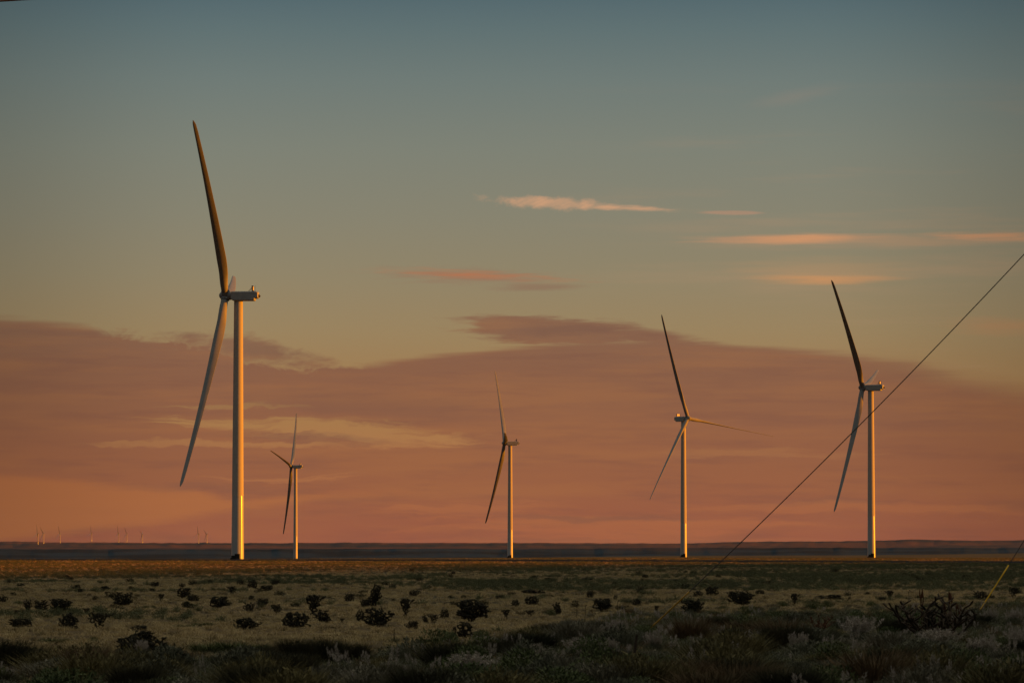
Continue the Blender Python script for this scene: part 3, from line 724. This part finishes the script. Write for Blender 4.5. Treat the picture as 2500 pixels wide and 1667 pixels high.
OL = [np_mesh('scrub_foliage', merge(shrub_np(65+i, 1200, .5, .42, .06, upright=.7), blades_np(165+i, 900, .95, .5, .014, .5, .38)), M['olive']) for i in range(2)]
YU = [np_mesh('yucca_leaves', blades_np(101+i, 170, 1.0, .5, .028, .75, .07, .02), M['yucca']) for i in range(2)]
PL = [np_mesh('plumes', plume_np(121+i), M['plume']) for i in range(3)]
RG = [np_mesh('grass_blades', blades_np(141+i, 900, 1.0, .5, .013, .35, .35, .45), M['redgrass']) for i in range(2)]

def fit(o, px, py, w, h, rot=None, var=0):
    p = ground(px, py+1.5); s = math.hypot(p.x, p.y)/F; o.location = p
    o.scale = (w*s, w*s, h*s); o.rotation_euler = (0, 0, random.uniform(0, 6.28) if rot is None else rot)
    return o
N_CH = 'cholla cacti scattered over the dry grass'
def cholla(px, py, w, h, label, v=None, grp=N_CH, src=None, red=False):
    t, c = (src or CH)[(({1: random.choice((1, 7)), 2: random.choice((2, 8))}.get(v, v) if src is None else v)) % len(src or CH)]
    r = fit(empty('cholla_cactus', (0, 0, 0), label, 'cactus', grp), px, py, w*1.02, h*1.1)
    obj('trunk', t, r); obj('crown', c, r); return r
def shrub(px, py, w, h, label, meshes, name='shrub', cat='shrub', grp='green shrubs on the plain'):
    r = tag(obj(name, random.choice(meshes)), label, cat, grp); return fit(r, px, py, w*1.1, h*1.05)

# individual cacti: photo x, base y, width, height (photo pixels), label, variant
CT = [
 (8,1468,22,15,'low dark cholla cut by the left edge of the photo',0), (68,1491,23,28,'narrow upright cholla left of two round ones near the left edge',5),
 (99,1490,33,25,'round cholla between a narrow one and a wide spiky one near the left edge',1), (150,1493,50,30,'wide spiky cholla below the leftmost far turbines, in the row near the left edge',4),
 (52,1534,55,23,'wide flat cholla close to the left edge, left of the two big dark ones',4), (171,1535,60,38,'big double-headed cholla, left one of two large neighbours at the lower left',6),
 (243,1535,53,37,'big round cholla, right one of two large neighbours at the lower left',3), (301,1478,47,31,'flat-topped solid cholla standing alone below the third far turbine pair',1),
 (190,1436,15,11,'tiny round cholla, upper one of a touching pair on the left plain',0), (197,1444,15,9,'tiny flat cholla, lower one of a touching pair on the left plain',2),
 (257,1439,23,10,'small flat cholla far out on the left plain, above the flat-topped one',2), (260,1453,10,10,'tiny twiggy cholla just below a small flat one on the left plain',3),
 (379,1431,21,12,'small dense cholla far out, upper one of a loose pair left of the nearest tower',1), (371,1442,14,8,'tiny low cholla, lower one of a loose pair left of the nearest tower',0),
 (394,1468,17,18,'small ragged cholla with a thin top, right of the flat-topped one',3), (444,1433,16,11,'tiny round cholla directly above a dense round one',0),
 (447,1459,33,23,'dense round cholla directly below a tiny one, left of the nearest tower',4), (471,1467,29,15,'low oval cholla touching the lower right of a dense round one',1),
 (533,1485,43,28,'round dome cholla just left of the foot line of the nearest tower',4), (566,1451,21,20,'small loose cholla below the nearest tower',3),
 (587,1426,20,13,'small far cholla right below the foot of the nearest tower',0), (617,1434,25,19,'dark compact cholla between the two left towers, leftmost of three far ones',1),
 (608,1494,32,24,'spiky cholla below the gap between the two left towers, above the wide loose one',5), (600,1534,58,27,'wide loose cholla with pointed arms left of the big dense one',2),
 (342,1541,38,16,'low wide cholla at mid left, just above the big thicket',2), (513,1423,13,10,'tiny far cholla left of the foot of the nearest tower',0),
 (41,1500,13,12,'tiny sparse cholla below the row near the left edge',3), (211,1500,20,16,'faint sparse cholla between the wide spiky one and the flat-topped one',3),
 (614,1463,14,11,'tiny low cholla under the compact one between the two left towers',2), (22,1423,12,9,'tiny far cholla near the left edge of the plain',0),
 (642,1476,28,16,'low round cholla left of the forked one, beneath the oval one',1), (650,1443,31,15,'oval far cholla, middle one of three between the two left towers',4),
 (670,1427,19,14,'small far cholla just left of the foot of the second tower',0), (676,1494,25,20,'ragged small cholla left of the tall forked one',2),
 (766,1504,58,48,'tall forked cholla spreading from a narrow stem like a funnel, right of the second tower',3), (788,1519,55,30,'cholla touching the foot of the tall forked one on its lower right',5),
 (720,1533,67,38,'largest dense cholla left of centre, directly above the dark broom bushes',1), (853,1468,26,21,'small cholla with one upright tip, left of the tallest clump',0),
 (916,1479,38,51,'tallest rounded cholla clump of the middle plain',5), (892,1483,25,22,'small cholla leaning out at the lower left of the tallest clump',2),
 (880,1516,25,27,'left horn-like cholla joined to a wide dark one below the tallest clump',0), (922,1528,66,42,'wide dark cholla below the tallest clump, with arms spreading right',1),
 (991,1505,41,41,'see-through upright cholla bending right, right of the tallest clump',3), (1010,1455,24,16,'small round far cholla up and right of the tallest clump',0),
 (1038,1522,18,22,'left narrow one of two small twin cholla right of centre-left',5), (1058,1523,24,22,'right rounder one of two small twin cholla with light gaps',3),
 (1008,1535,30,21,'low cholla just left and below the small twins',2), (1086,1508,25,22,'small cholla between the small twins and the huge spreading one',0),
 (1150,1515,80,48,'largest spreading cholla left of the middle tower, arms reaching right',4), (1133,1557,44,38,'dark tapering cholla directly beneath the largest spreading one',2),
 (1031,1583,35,23,'star-shaped low cholla alone in the foreground grass near the centre',3), (1221,1461,22,10,'small flat far cholla below and left of the middle tower',2),
 (1235,1507,24,19,'small loose cholla right of the largest spreading one',3), (835,1518,16,10,'faint tiny cholla right of the one at the forked cactus foot',3),
 (1259,1478,22,16,'low cholla right below the middle tower, left neighbour of a flat-topped one',0), (1298,1476,36,21,'flat-topped cholla right of the middle tower line',1),
 (1293,1504,26,15,'bowl-shaped open cholla below the flat-topped one at centre',3), (1361,1498,26,28,'upright leaning cholla at centre, right of the bowl-shaped one',5),
 (1405,1472,16,8,'tiny flat cholla on a stem between the leaning one and the solid round one',2), (1440,1458,18,17,'small cholla on the dark scrub line above the solid round one',0),
 (1471,1491,44,29,'solid round cholla right of centre, alone in pale grass',4), (1503,1461,13,10,'tiny dark cholla up and right of the solid round one',0),
 (1556,1478,30,18,'split cholla with two bushy heads left of the yellow guard',6), (1603,1496,12,18,'thin scraggly cholla right beside the left yellow guard',3),
 (1704,1457,28,16,'small dome cholla right of the yellow guard, left one of two far ones',0), (1738,1453,33,22,'dark blurry cholla right of a small dome one, beyond the yellow guard',1),
 (1692,1497,54,35,'triangular spreading cholla below a small dome one right of the yellow guard',2), (1810,1477,60,32,'broad dome cholla between the guy wire foot and the right tower',4),
 (1849,1450,11,10,'left one of two tiny cholla behind the broad dome',0), (1861,1450,11,10,'right one of two tiny cholla behind the broad dome',2),
 (1575,1409,16,8,'tiny boxy dark bush far out, left of the slanting wire',1), (1650,1420,13,8,'tiny dark far bush beneath the fourth tower on the right of the boxy one',0),
 (1568,1421,9,11,'tiny upright far bush right under the boxy dark one',5), (1940,1477,27,27,'prickly round cholla with thin shoots left of the right tower',3),
 (2032,1463,57,13,'flat dark oval bush lying in pale grass left of the right tower foot line',1), (2172,1462,26,20,'feathery cholla, upper part of a slanting pair right of the right tower',3),
 (2156,1466,22,10,'low cholla, lower left one of a slanting pair right of the right tower',2), (2393,1463,38,21,'dark cholla immediately left of the right yellow guard',0),
 (2475,1459,23,25,'thin see-through cholla near the right edge of the photo',3), (2074,1463,8,8,'tiny cholla right of the flat dark oval bush',0),
 (1107,1400,12,7,'tiny far bush alone above the largest spreading cholla',0), (162,1409,20,7,'small flat bush far out on the left, the highest in the field there',1),
 (1375,1437,13,8,'tiny far bush at the left of the dark scrub line at centre',0), (1338,1416,18,8,'small far bush right of the middle tower foot',2),
 (1430,1416,30,7,'long low far bush between the middle and the fourth tower',1), (1300,1446,60,8,'long dark low bush along the scrub line right of the middle tower',1),
]
for px, py, w, h, lab, v in CT: cholla(px, py, w, h, lab, v)
# the big thicket at the lower left, the skeletal one at the lower right, a red one
cholla(318,1602,78,44,'left part of the large foreground cholla thicket with pale grass in front',1,'cacti of the large thicket')
cholla(345,1596,62,52,'tallest middle part of the large foreground cholla thicket',4,'cacti of the large thicket')
cholla(385,1600,62,44,'dense right part of the large foreground cholla thicket',5,'cacti of the large thicket')
cholla(430,1598,44,18,'low right tail of the large foreground cholla thicket',2,'cacti of the large thicket')
cholla(2288,1572,195,112,'large skeletal cholla with bare spreading arms in the lower right foreground',0,None,DEADC)
cholla(2215,1552,62,50,'bare cross-shaped cholla arms left beside the large skeletal one',1,None,DEADC)
for px, py, w, h, l in ((2250,1500,22,60,'rusty curled seed head rising left above the skeletal cholla'), (2318,1492,30,44,'rusty curled seed heads in the middle above the skeletal cholla'), (2342,1502,26,34,'lower rusty seed head right above the skeletal cholla')):
    r = fit(empty('dry_plant', (0, 0, 0), l, 'dry plant', 'rusty seed heads by the skeletal cholla'), px, 1556, w, 1556-py+h)
    b = MB(); rr = random.Random(px)
    for k in range(5):
        a = rr.uniform(0, 6.28); x = rr.uniform(.1, .45); z = rr.uniform(.72, 1.0)
        c_ = rr.uniform(-.3, .3)
        b.tube([(0,0,.3), (math.cos(a)*x*.5, math.sin(a)*x*.5, z*.55), (math.cos(a)*x, math.sin(a)*x, z*.9), (math.cos(a)*x+c_*.5, math.sin(a)*x, z), (math.cos(a)*x+c_, math.sin(a)*x, z*.88)], [.02,.02,.05,.07,.03], 6)
    b.build('stems', M['chollared'], r, smooth_=True)
cholla(2005,1543,56,46,'reddish dry cholla sunk in green scrub left of the skeletal one',1,None,[(bpy.data.meshes[DEADC[1][0].name].copy(), DEADC[1][1].copy())])
for o in COL.objects:
    if o.parent and o.parent.get('label', '').startswith('reddish dry'): o.data.materials[0] = M['chollared']

# green shrubs and clumps
for px, py, w, h, lab in (
 (46,1473,26,9,'low green shrub behind the narrow upright cholla at the left edge'), (335,1501,26,14,'small green bush below the flat-topped cholla on the left'),
 (229,1566,29,14,'small green tuft shrub below the big round cholla at lower left'), (355,1484,20,9,'low green shrub left of a tiny one, right of the flat-topped cholla'),
 (375,1484,15,9,'tiny dark shrub right of a low green one, left plain'), (472,1479,22,8,'low green shrub right below the low oval cholla'),
 (793,1441,24,9,'low green shrub far out right of the second tower'), (270,1485,12,6,'tiny green shrub left of the flat-topped cholla'),
 (1098,1573,45,38,'tall green bush left of the dark tapering cholla'), (1172,1557,50,24,'green bush right of the dark tapering cholla'),
 (1766,1488,30,12,'low green shrub between the triangular and the broad dome cholla'), (1524,1508,58,15,'low green mound right of the solid round cholla'),
 (1650,1512,64,22,'dark green mound crossed by the left yellow guard'), (1911,1478,30,14,'low green shrub left beside the prickly round cholla'),
 (1985,1486,48,22,'green mound below the flat dark oval bush, left half'), (2020,1480,34,17,'green mound below the flat dark oval bush, right half'),
 (2127,1480,32,15,'low green bush under the slanting cholla pair'), (1345,1500,30,16,'green shrub at the left foot of the leaning cholla'),
 (1570,1550,70,30,'dark green bush just left of the left yellow guard foot'), (1830,1500,60,24,'green bush below the broad dome cholla'),
 (1900,1512,70,26,'dark green bush in the scrub below the prickly round cholla'), (2080,1505,60,22,'dark green bush in the scrub below the right tower')):
    shrub(px, py, w, h, lab, GR)
for px, py, w, h, lab in ((137,1567,55,15,'low fan of green leaves at lower left, above the pale plumes'), (450,1530,40,10,'long low strip of green leaves right of the low wide cholla, left half'), (495,1526,40,12,'long low strip of green leaves right of the low wide cholla, right half'),
                     (500,1592,60,34,'left end of the long green clump at the lower left'), (560,1590,80,36,'middle of the long green clump at the lower left'), (620,1592,60,30,'right end of the long green clump beside the dark broom')):
    shrub(px, py, w, h, lab, LOWG, 'leafy_clump', 'clump', 'green leafy clumps')
# broom
for px, py, w, h, lab in ((652,1624,58,58,'leftmost and lowest dark broom bush of the row at lower left'), (720,1624,86,76,'rounded dark broom bush in the middle of the row at lower left'), (800,1624,84,76,'tall dark broom bush right of the rounded one'),
                     (862,1622,78,62,'dark broom bush at the right end of the row at lower left'), (1062,1606,90,25,'flat dark mound bush left of the pale plumes near bottom centre'), (2185,1558,76,56,'brown-topped dark bush behind the skeletal cholla'),
                     (1360,1563,110,50,'left half of the broad dark green bush right of centre'), (1445,1555,110,46,'right half of the broad dark green bush right of centre'), (1500,1572,52,34,'dark bush beneath the pale pink plumes right of centre')):
    shrub(px, py, w, h, lab, BR, 'broom_bush', 'bush', 'dark broom bushes')
# shaggy bush with a bare stick
r = fit(empty('broom_bush', (0, 0, 0), 'dark shaggy foreground bush with one bare stick rising from it', 'bush'), 1525, 1660, 84, 70)
obj('foliage', BR[0], r); b = MB(); b.tube([(.2,0,.5), (.33,0,.95), (.36,0,1.3), (.41,0,1.62)], [.05,.045,.04,.03], 6); b.build('stick', M['dead'], r)
# yuccas
for px, py, w, h, st, lab in ((963,1570,40,22,1,'spiky yucca with a tall bent flower stalk in the middle foreground'), (992,1566,34,14,0,'low leafy yucca touching the right of the stalked one'),
                         (1220,1568,44,22,1,'spiky yucca with thin stalks just left of the frame centre'), (1243,1568,30,18,0,'small yucca at the right of the one with thin stalks'), (262,1612,60,26,0,'long-leaved yucca at the left foot of the large cholla thicket')):
    r = fit(empty('yucca', (0, 0, 0), lab, 'yucca', 'yuccas'), px, py, w, h)
    obj('leaves', random.choice(YU), r)
    if st:
        b = MB(); b.tube([(0,0,.3), (.03,0,1.2), (-.1,0,1.75)], [.02,.018,.008], 5); b.tube([(.05,.1,.3), (.28,.1,1.0), (.36,.1,1.35)], [.016,.014,.006], 5); b.build('flower_stalk', M['stalk'], r)
# thin dead stalks standing in the grass at centre
for px, py, h, lab in ((1407,1508,38,'thin dry stalk left one of two in the pale grass at centre'), (1428,1506,32,'thin bent dry stalk right one of two in the pale grass at centre'), (1507,1496,34,'thin straight stalk under a tiny cholla right of centre'), (2218,1470,32,'thin stalk with a curled tip right of the slanting cholla pair')):
    r = fit(tag(obj('dry_stalk', None), lab, 'stalk', 'thin dry stalks'), px, py, 10, h) if False else None
    b = MB(); b.tube([(0,0,0), (.1,0,.4), (.04,0,.8), (.2,0,1.0), (.34,0,.93)], [.05,.045,.04,.035,.02], 5)
    o = b.build('dry_stalk', M['stalk']); tag(o, lab, 'stalk', 'thin dry stalks'); fit(o, px, py, 14, h, random.uniform(-.5, .5))
# plumed shrubs
for px, py, w, h, lab in ((182,1648,72,42,'pale plumed shrub in the bottom left corner area'), (345,1606,38,34,'small pale plumed shrub in front of the large cholla thicket'), (1143,1656,112,50,'brightest pale plumed shrub near the bottom centre'),
                     (1050,1672,46,34,'small pale plumed shrub at the very bottom left of the brightest one'), (1500,1560,60,40,'pinkish plumed shrub on dark foliage right of centre'), (1300,1612,60,32,'faint plumed shrub left of a wider one, right of bottom centre'),
                     (1420,1610,76,42,'wide pinkish plumed shrub between the faint one and the shaggy bush'), (1490,1600,46,34,'greyish plumed shrub left of the bare stick'), (1595,1592,46,40,'plumed shrub right of the bare stick'),
                     (1850,1590,76,40,'pinkish plumed shrub left of the reddish cholla'), (1955,1600,60,44,'faint plumed shrub under the reddish dry cholla'), (2100,1575,100,54,'tall pink plumed shrub left of the skeletal cholla'),
                     (2290,1590,110,42,'row of grey plumes in front of the skeletal cholla'), (2420,1530,44,34,'pink plumes at the foot of the right yellow guard'), (2400,1612,90,44,'grey plumed shrub below the right yellow guard'),
                     (2480,1590,50,46,'tall grey plumes at the right edge of the photo'), (2480,1528,50,34,'faint pink plumes at the right edge above the grey ones'), (20,1668,40,30,'short plumes at the left edge of the bottom'), (1180,1575,40,20,'thin plumes below the green bush left of centre')):
    r = fit(empty('plumed_shrub', (0, 0, 0), lab, 'shrub', 'pale plumed shrubs'), px, py, w*1.1, h*1.35)
    f = obj('foliage', random.choice(SG), r); f.scale = (.95, .95, .62); obj('plumes', random.choice(PL), r)

# unnamed scrub of the foreground: shrubs nothing tells apart share one label per kind
def fg_edge(px):
    return np.interp(px, [-400, 0, 250, 400, 600, 900, 1000, 1100, 1250, 1320, 1500, 1800, 2000, 2500, 2900], [1622, 1618, 1604, 1612, 1618, 1618, 1600, 1584, 1570, 1545, 1512, 1500, 1496, 1482, 1480])
K = 0
kinds = [('sagebrush', 'shrub', SG, 'grey-green bushy shrub in the dense foreground scrub', 'grey-green shrubs of the foreground scrub'),
         ('broom_bush', 'bush', BR, 'near-black upright bush in the dense foreground scrub', 'dark bushes of the foreground scrub'),
         ('green_shrub', 'shrub', GR, 'dark green shrub in the dense foreground scrub', 'green shrubs of the foreground scrub'),
         ('grass_clump', 'grass clump', RG, 'russet grass clump in the dense foreground scrub', 'russet grass clumps of the foreground scrub'),
         ('silver_sagebrush', 'shrub', SV, 'pale silvery shrub in the dense foreground scrub', 'silvery shrubs of the foreground scrub'),
         ('olive_scrub', 'shrub', OL, 'olive brown shrub in the dense foreground scrub', 'olive shrubs of the foreground scrub')]
R2 = random.Random(5)
while K < 260:
    py = 1480+(R2.random()**.8)*235; px = R2.uniform(-60, 2560)
    if py < fg_edge(px)+14: continue
    s = (py-1330)/210.
    if px > 1640 and px < 1900 and py > 1545: k = R2.choice([3, 3, 5, 5, 1])
    else:
        n_ = float(fbm(np.array([px/170.]), np.array([py/38.]), 3)[0]); n2 = float(fbm(np.array([px/260.+9]), np.array([py/30.]), 2)[0])
        k = R2.choice([1, 2, 2]) if n_ > .56 else (R2.choice([4, 0, 5]) if n2 > .58 else R2.choices([0, 1, 2, 3, 4, 5], [3, 1, 2.2, 1, 1.2, 3])[0])
        if py < 1545: k = R2.choice([2, 2, 1, 0])
    nm, cat, ms, lab, grp = kinds[k]
    cat = {'grey green shrub': 'shrub'}.get(cat, cat)
    w = R2.uniform(48, 115)*s; h = w*R2.uniform(.34, .66) if k != 3 else w*R2.uniform(.5, .8)
    o = tag(obj(nm, R2.choice(ms)), lab, cat, grp); fit(o, px, py, w, h); K += 1

# dots of low brush far out on the plain, none told from another
TINY = [np_mesh('brush_foliage', shrub_np(601+i, 260, .5, .45, .12, upright=.5), M['broom']) for i in range(3)]
K = 0
while K < 110:
    px = R2.uniform(-40, 2540); py = 1392+96*R2.random()**1.1
    q = (py-1330)/100
    if py > fg_edge(px)-10: continue
    w = R2.uniform(9, 24)*(.55+.55*q); o = tag(obj('low_brush', R2.choice(TINY)), 'tiny low dark bush, one of many dotting the far plain', 'bush', 'tiny bushes dotting the far plain'); fit(o, px, py, w, w*R2.uniform(.35, .6)); K += 1

# ------------------------------------------------------------------ grass and low cover as stuff
def src(name, data, m):
    return bpy.data.objects.new(name, np_mesh(name, data, m))
def scatter(name, label_kind, P, rot, scl, sources):
    me = bpy.data.meshes.new(name+'_points'); me.vertices.add(len(P)); me.vertices.foreach_set('co', np.asarray(P, np.float32).ravel())
    for nm, dat, tp in (('rot', rot, 'FLOAT_VECTOR'), ('scl', scl, 'FLOAT_VECTOR'), ('pick', rng.integers(0, len(sources), len(P)), 'INT')):
        a = me.attributes.new(nm, tp, 'POINT'); a.data.foreach_set('vector' if tp == 'FLOAT_VECTOR' else 'value', np.asarray(dat, np.float32 if tp == 'FLOAT_VECTOR' else np.int32).ravel())
    o = obj(name, me); o['kind'] = 'stuff'
    c = bpy.data.collections.new(name+'_tufts')
    for s in sources: c.objects.link(s)
    g = bpy.data.node_groups.new(name+'_scatter', 'GeometryNodeTree')
    g.interface.new_socket('Geometry', in_out='INPUT', socket_type='NodeSocketGeometry'); g.interface.new_socket('Geometry', in_out='OUTPUT', socket_type='NodeSocketGeometry')
    a = g.nodes.new('NodeGroupInput'); b = g.nodes.new('NodeGroupOutput'); ip = g.nodes.new('GeometryNodeInstanceOnPoints'); ci = g.nodes.new('GeometryNodeCollectionInfo')
    ci.inputs['Collection'].default_value = c; ci.inputs['Separate Children'].default_value = True; ci.inputs['Reset Children'].default_value = True
    def at_(nm, dt):
        n = g.nodes.new('GeometryNodeInputNamedAttribute'); n.data_type = dt; n.inputs['Name'].default_value = nm
        return [s for s in n.outputs if s.enabled and s.name == 'Attribute'][0]
    L = g.links.new
    L(a.outputs[0], ip.inputs['Points']); L(ci.outputs[0], ip.inputs['Instance']); ip.inputs['Pick Instance'].default_value = True
    L(at_('pick', 'INT'), ip.inputs['Instance Index']); L(at_('rot', 'FLOAT_VECTOR'), ip.inputs['Rotation']); L(at_('scl', 'FLOAT_VECTOR'), ip.inputs['Scale']); L(ip.outputs[0], b.inputs[0])
    m = o.modifiers.new('scatter', 'NODES'); m.node_group = g
    return o
def pts_from(px, D):
    u = (px-1250)/F; y = D/np.sqrt(1+u*u); x = u*y; return x, y, terrain(x, y)
def imgy(x, y, z):                            # picture row of a point (used only to choose where a plant community grows)
    D = np.hypot(x, y); return 1330-z/D*F
def rs(n, smin, smax, hmin, hmax):
    s = rng.uniform(smin, smax, n); return np.stack([s, s, rng.uniform(hmin, hmax, n)], -1)
def rr_(n): return np.stack([rng.normal(0, .08, n), rng.normal(0, .08, n), rng.uniform(0, 6.28, n)], -1)

def ellmask(px, py, L):
    m = np.zeros_like(px)
    for cx, cy, rx, ry, k in L: m = np.maximum(m, k*np.exp(-(((px-cx)/rx)**2+((py-cy)/ry)**2)**1.5))
    return m
BANDS = [(1250,1381,2600,9,.34), (120,1398,260,7,.9), (60,1410,140,4,.7), (700,1411,300,4,.5), (900,1449,300,5,1), (1200,1432,220,14,.9), (1420,1437,200,8,1), (1000,1425,400,5,.5), (1350,1416,260,4,.7), (1650,1406,200,4,.5),
         (1800,1432,350,12,.55), (2150,1412,420,14,1.), (2450,1405,300,16,1.), (2350,1436,300,8,.5), (2480,1480,180,12,.9), (40,1441,60,4,.5), (520,1452,200,4,.5), (150,1447,220,4,.45), (330,1456,200,3,.5),
         (1500,1390,700,4,.4), (640,1395,400,5,.4), (420,1511,120,5,.4), (480,1518,110,6,.4), (1600,1470,150,5,.3), (2000,1448,260,5,.5), (960,1507,200,10,.25), (1180,1545,160,14,.5), (60,1512,160,6,.4)]
n = 150000
px = rng.uniform(-700, 3200, n); D = rng.uniform(88, 1500, n)
x, y, z = pts_from(px, D); py = imgy(x, y, z)
fgm = sstep(py-fg_edge(px), -6, 26)
pm = ellmask(px, py, BANDS); patch = fbm(x/22+9, y/40, 4)
streak = sstep(fbm(x/9+31, y/16, 4), .54, .64)*sstep(-py, -1500, -1420)*.75
dark = np.clip(np.maximum(pm*.62, streak)+(patch-.58)*3.0*np.clip(pm+.4, 0, 1), 0, .85); dark = np.maximum(dark, fgm*.6)
is_dark = rng.random(n) < dark
trk = np.interp(px, [p[0] for p in pts], [p[1] for p in pts]); clr = (D < trk-16) | (D > trk+5)
keepg = ~is_dark & clr
gt = [src('grass_tuft', merge(blades_np(201+i, 46, .42, .3, .011, .38, .17, .5)), M['grass']) for i in range(4)]
hs = (.45+.6*fbm(x/6, y/14, 3))*(.8+.2*fgm)
sc3 = np.stack([rng.uniform(.8, 1.5, n)]*2+[rng.uniform(.45, 1.05, n)*hs], -1)
gp = keepg
gb = [src('brown_tuft', merge(blades_np(241+i, 46, .42, .3, .012, .42, .18, .5)), M['brown']) for i in range(3)]
isb = rng.random(n) < (.10+.62*sstep(D, 420, 620)+.5*(fbm(x/14, y/25, 3)-.5))  # far grass browned to hold down the brightness of the sunlit strip
scatter('grass', None, np.stack([x, y, z], -1)[gp & ~isb], rr_(n)[gp & ~isb], sc3[gp & ~isb], gt)
scatter('brown_grass', None, np.stack([x, y, z], -1)[gp & isb], rr_(n)[gp & isb], sc3[gp & isb], gb)
gc = [src('cover_tuft', merge(shrub_np(301+i, 150, .32, .26, .05, upright=.7), blades_np(321+i, 26, .42, .3, .014, .5, .2, .3)), M['cover']) for i in range(3)]
gc.append(src('cover_tuft', merge(blades_np(331, 60, .5, .3, .014, .45, .2, .3)), M['cover']))
gd = is_dark & clr
s2 = sc3.copy(); s2[:, 2] = rng.uniform(.35, .85, n)*(1-.2*fgm); s2[:, :2] *= 1.1
scatter('ground_cover', None, np.stack([x, y, z], -1)[gd], rr_(n)[gd], s2[gd], gc)
# brown-grey undergrowth between the foreground shrubs
n = 9000; px = rng.uniform(-700, 3200, n); D = rng.uniform(85, 240, n); x, y, z = pts_from(px, D); py = imgy(x, y, z); k = py > fg_edge(px)+rng.normal(0, 8, n)
ug = [src('sage_tuft', shrub_np(401+i, 420, .5, .40, .05, upright=.75), M['sage']) for i in range(2)]+[src('broom_tuft', merge(blades_np(411, 260, .75, .5, .012, .4, .3, .4)), M['redgrass']), src('green_tuft', blades_np(412, 240, .6, .5, .014, .45, .32, .4), M['green'])]
scatter('undergrowth', None, np.stack([x, y, z], -1)[k], rr_(n)[k], rs(n, .5, 1.1, .2, .6)[k], ug)
# loose pale seed stalks through the foreground
n = 1300; px = rng.uniform(-500, 3000, n); D = rng.uniform(88, 215, n); x, y, z = pts_from(px, D); py = imgy(x, y, z)
k = (py > fg_edge(px)+4) & (rng.random(n) < np.interp(px, [-500, 900, 1400, 3000], [.12, .22, .8, .8])) & (fbm(x/4, y/7, 3) > .48)
ss = [src('seed_stalks', plume_np(431+i, 5, .75, .3), M['plume']) for i in range(3)]
scatter('seed_stalks', None, np.stack([x, y, z], -1)[k], rr_(n)[k], rs(n, .5, 1.0, .5, 1.1)[k], ss)

# ------------------------------------------------------------------ haze
hv = MB(); hv.box(-47000, 47000, -47000, 47000, -620, 330)
hm = bpy.data.materials.new('haze'); hm.use_nodes = True; t = hm.node_tree; t.nodes.clear()
pv = t.nodes.new('ShaderNodeVolumePrincipled'); mo = t.nodes.new('ShaderNodeOutputMaterial'); t.links.new(pv.outputs[0], mo.inputs['Volume'])
pv.inputs['Density'].default_value = 8e-7; pv.inputs['Color'].default_value = (.6, .78, 1, 1); pv.inputs['Anisotropy'].default_value = .2
tag(hv.build('haze', hm), kind='stuff')
sc.cycles.volume_bounces = 0; sc.cycles.max_bounces = 4; sc.cycles.diffuse_bounces = 2; sc.cycles.glossy_bounces = 2
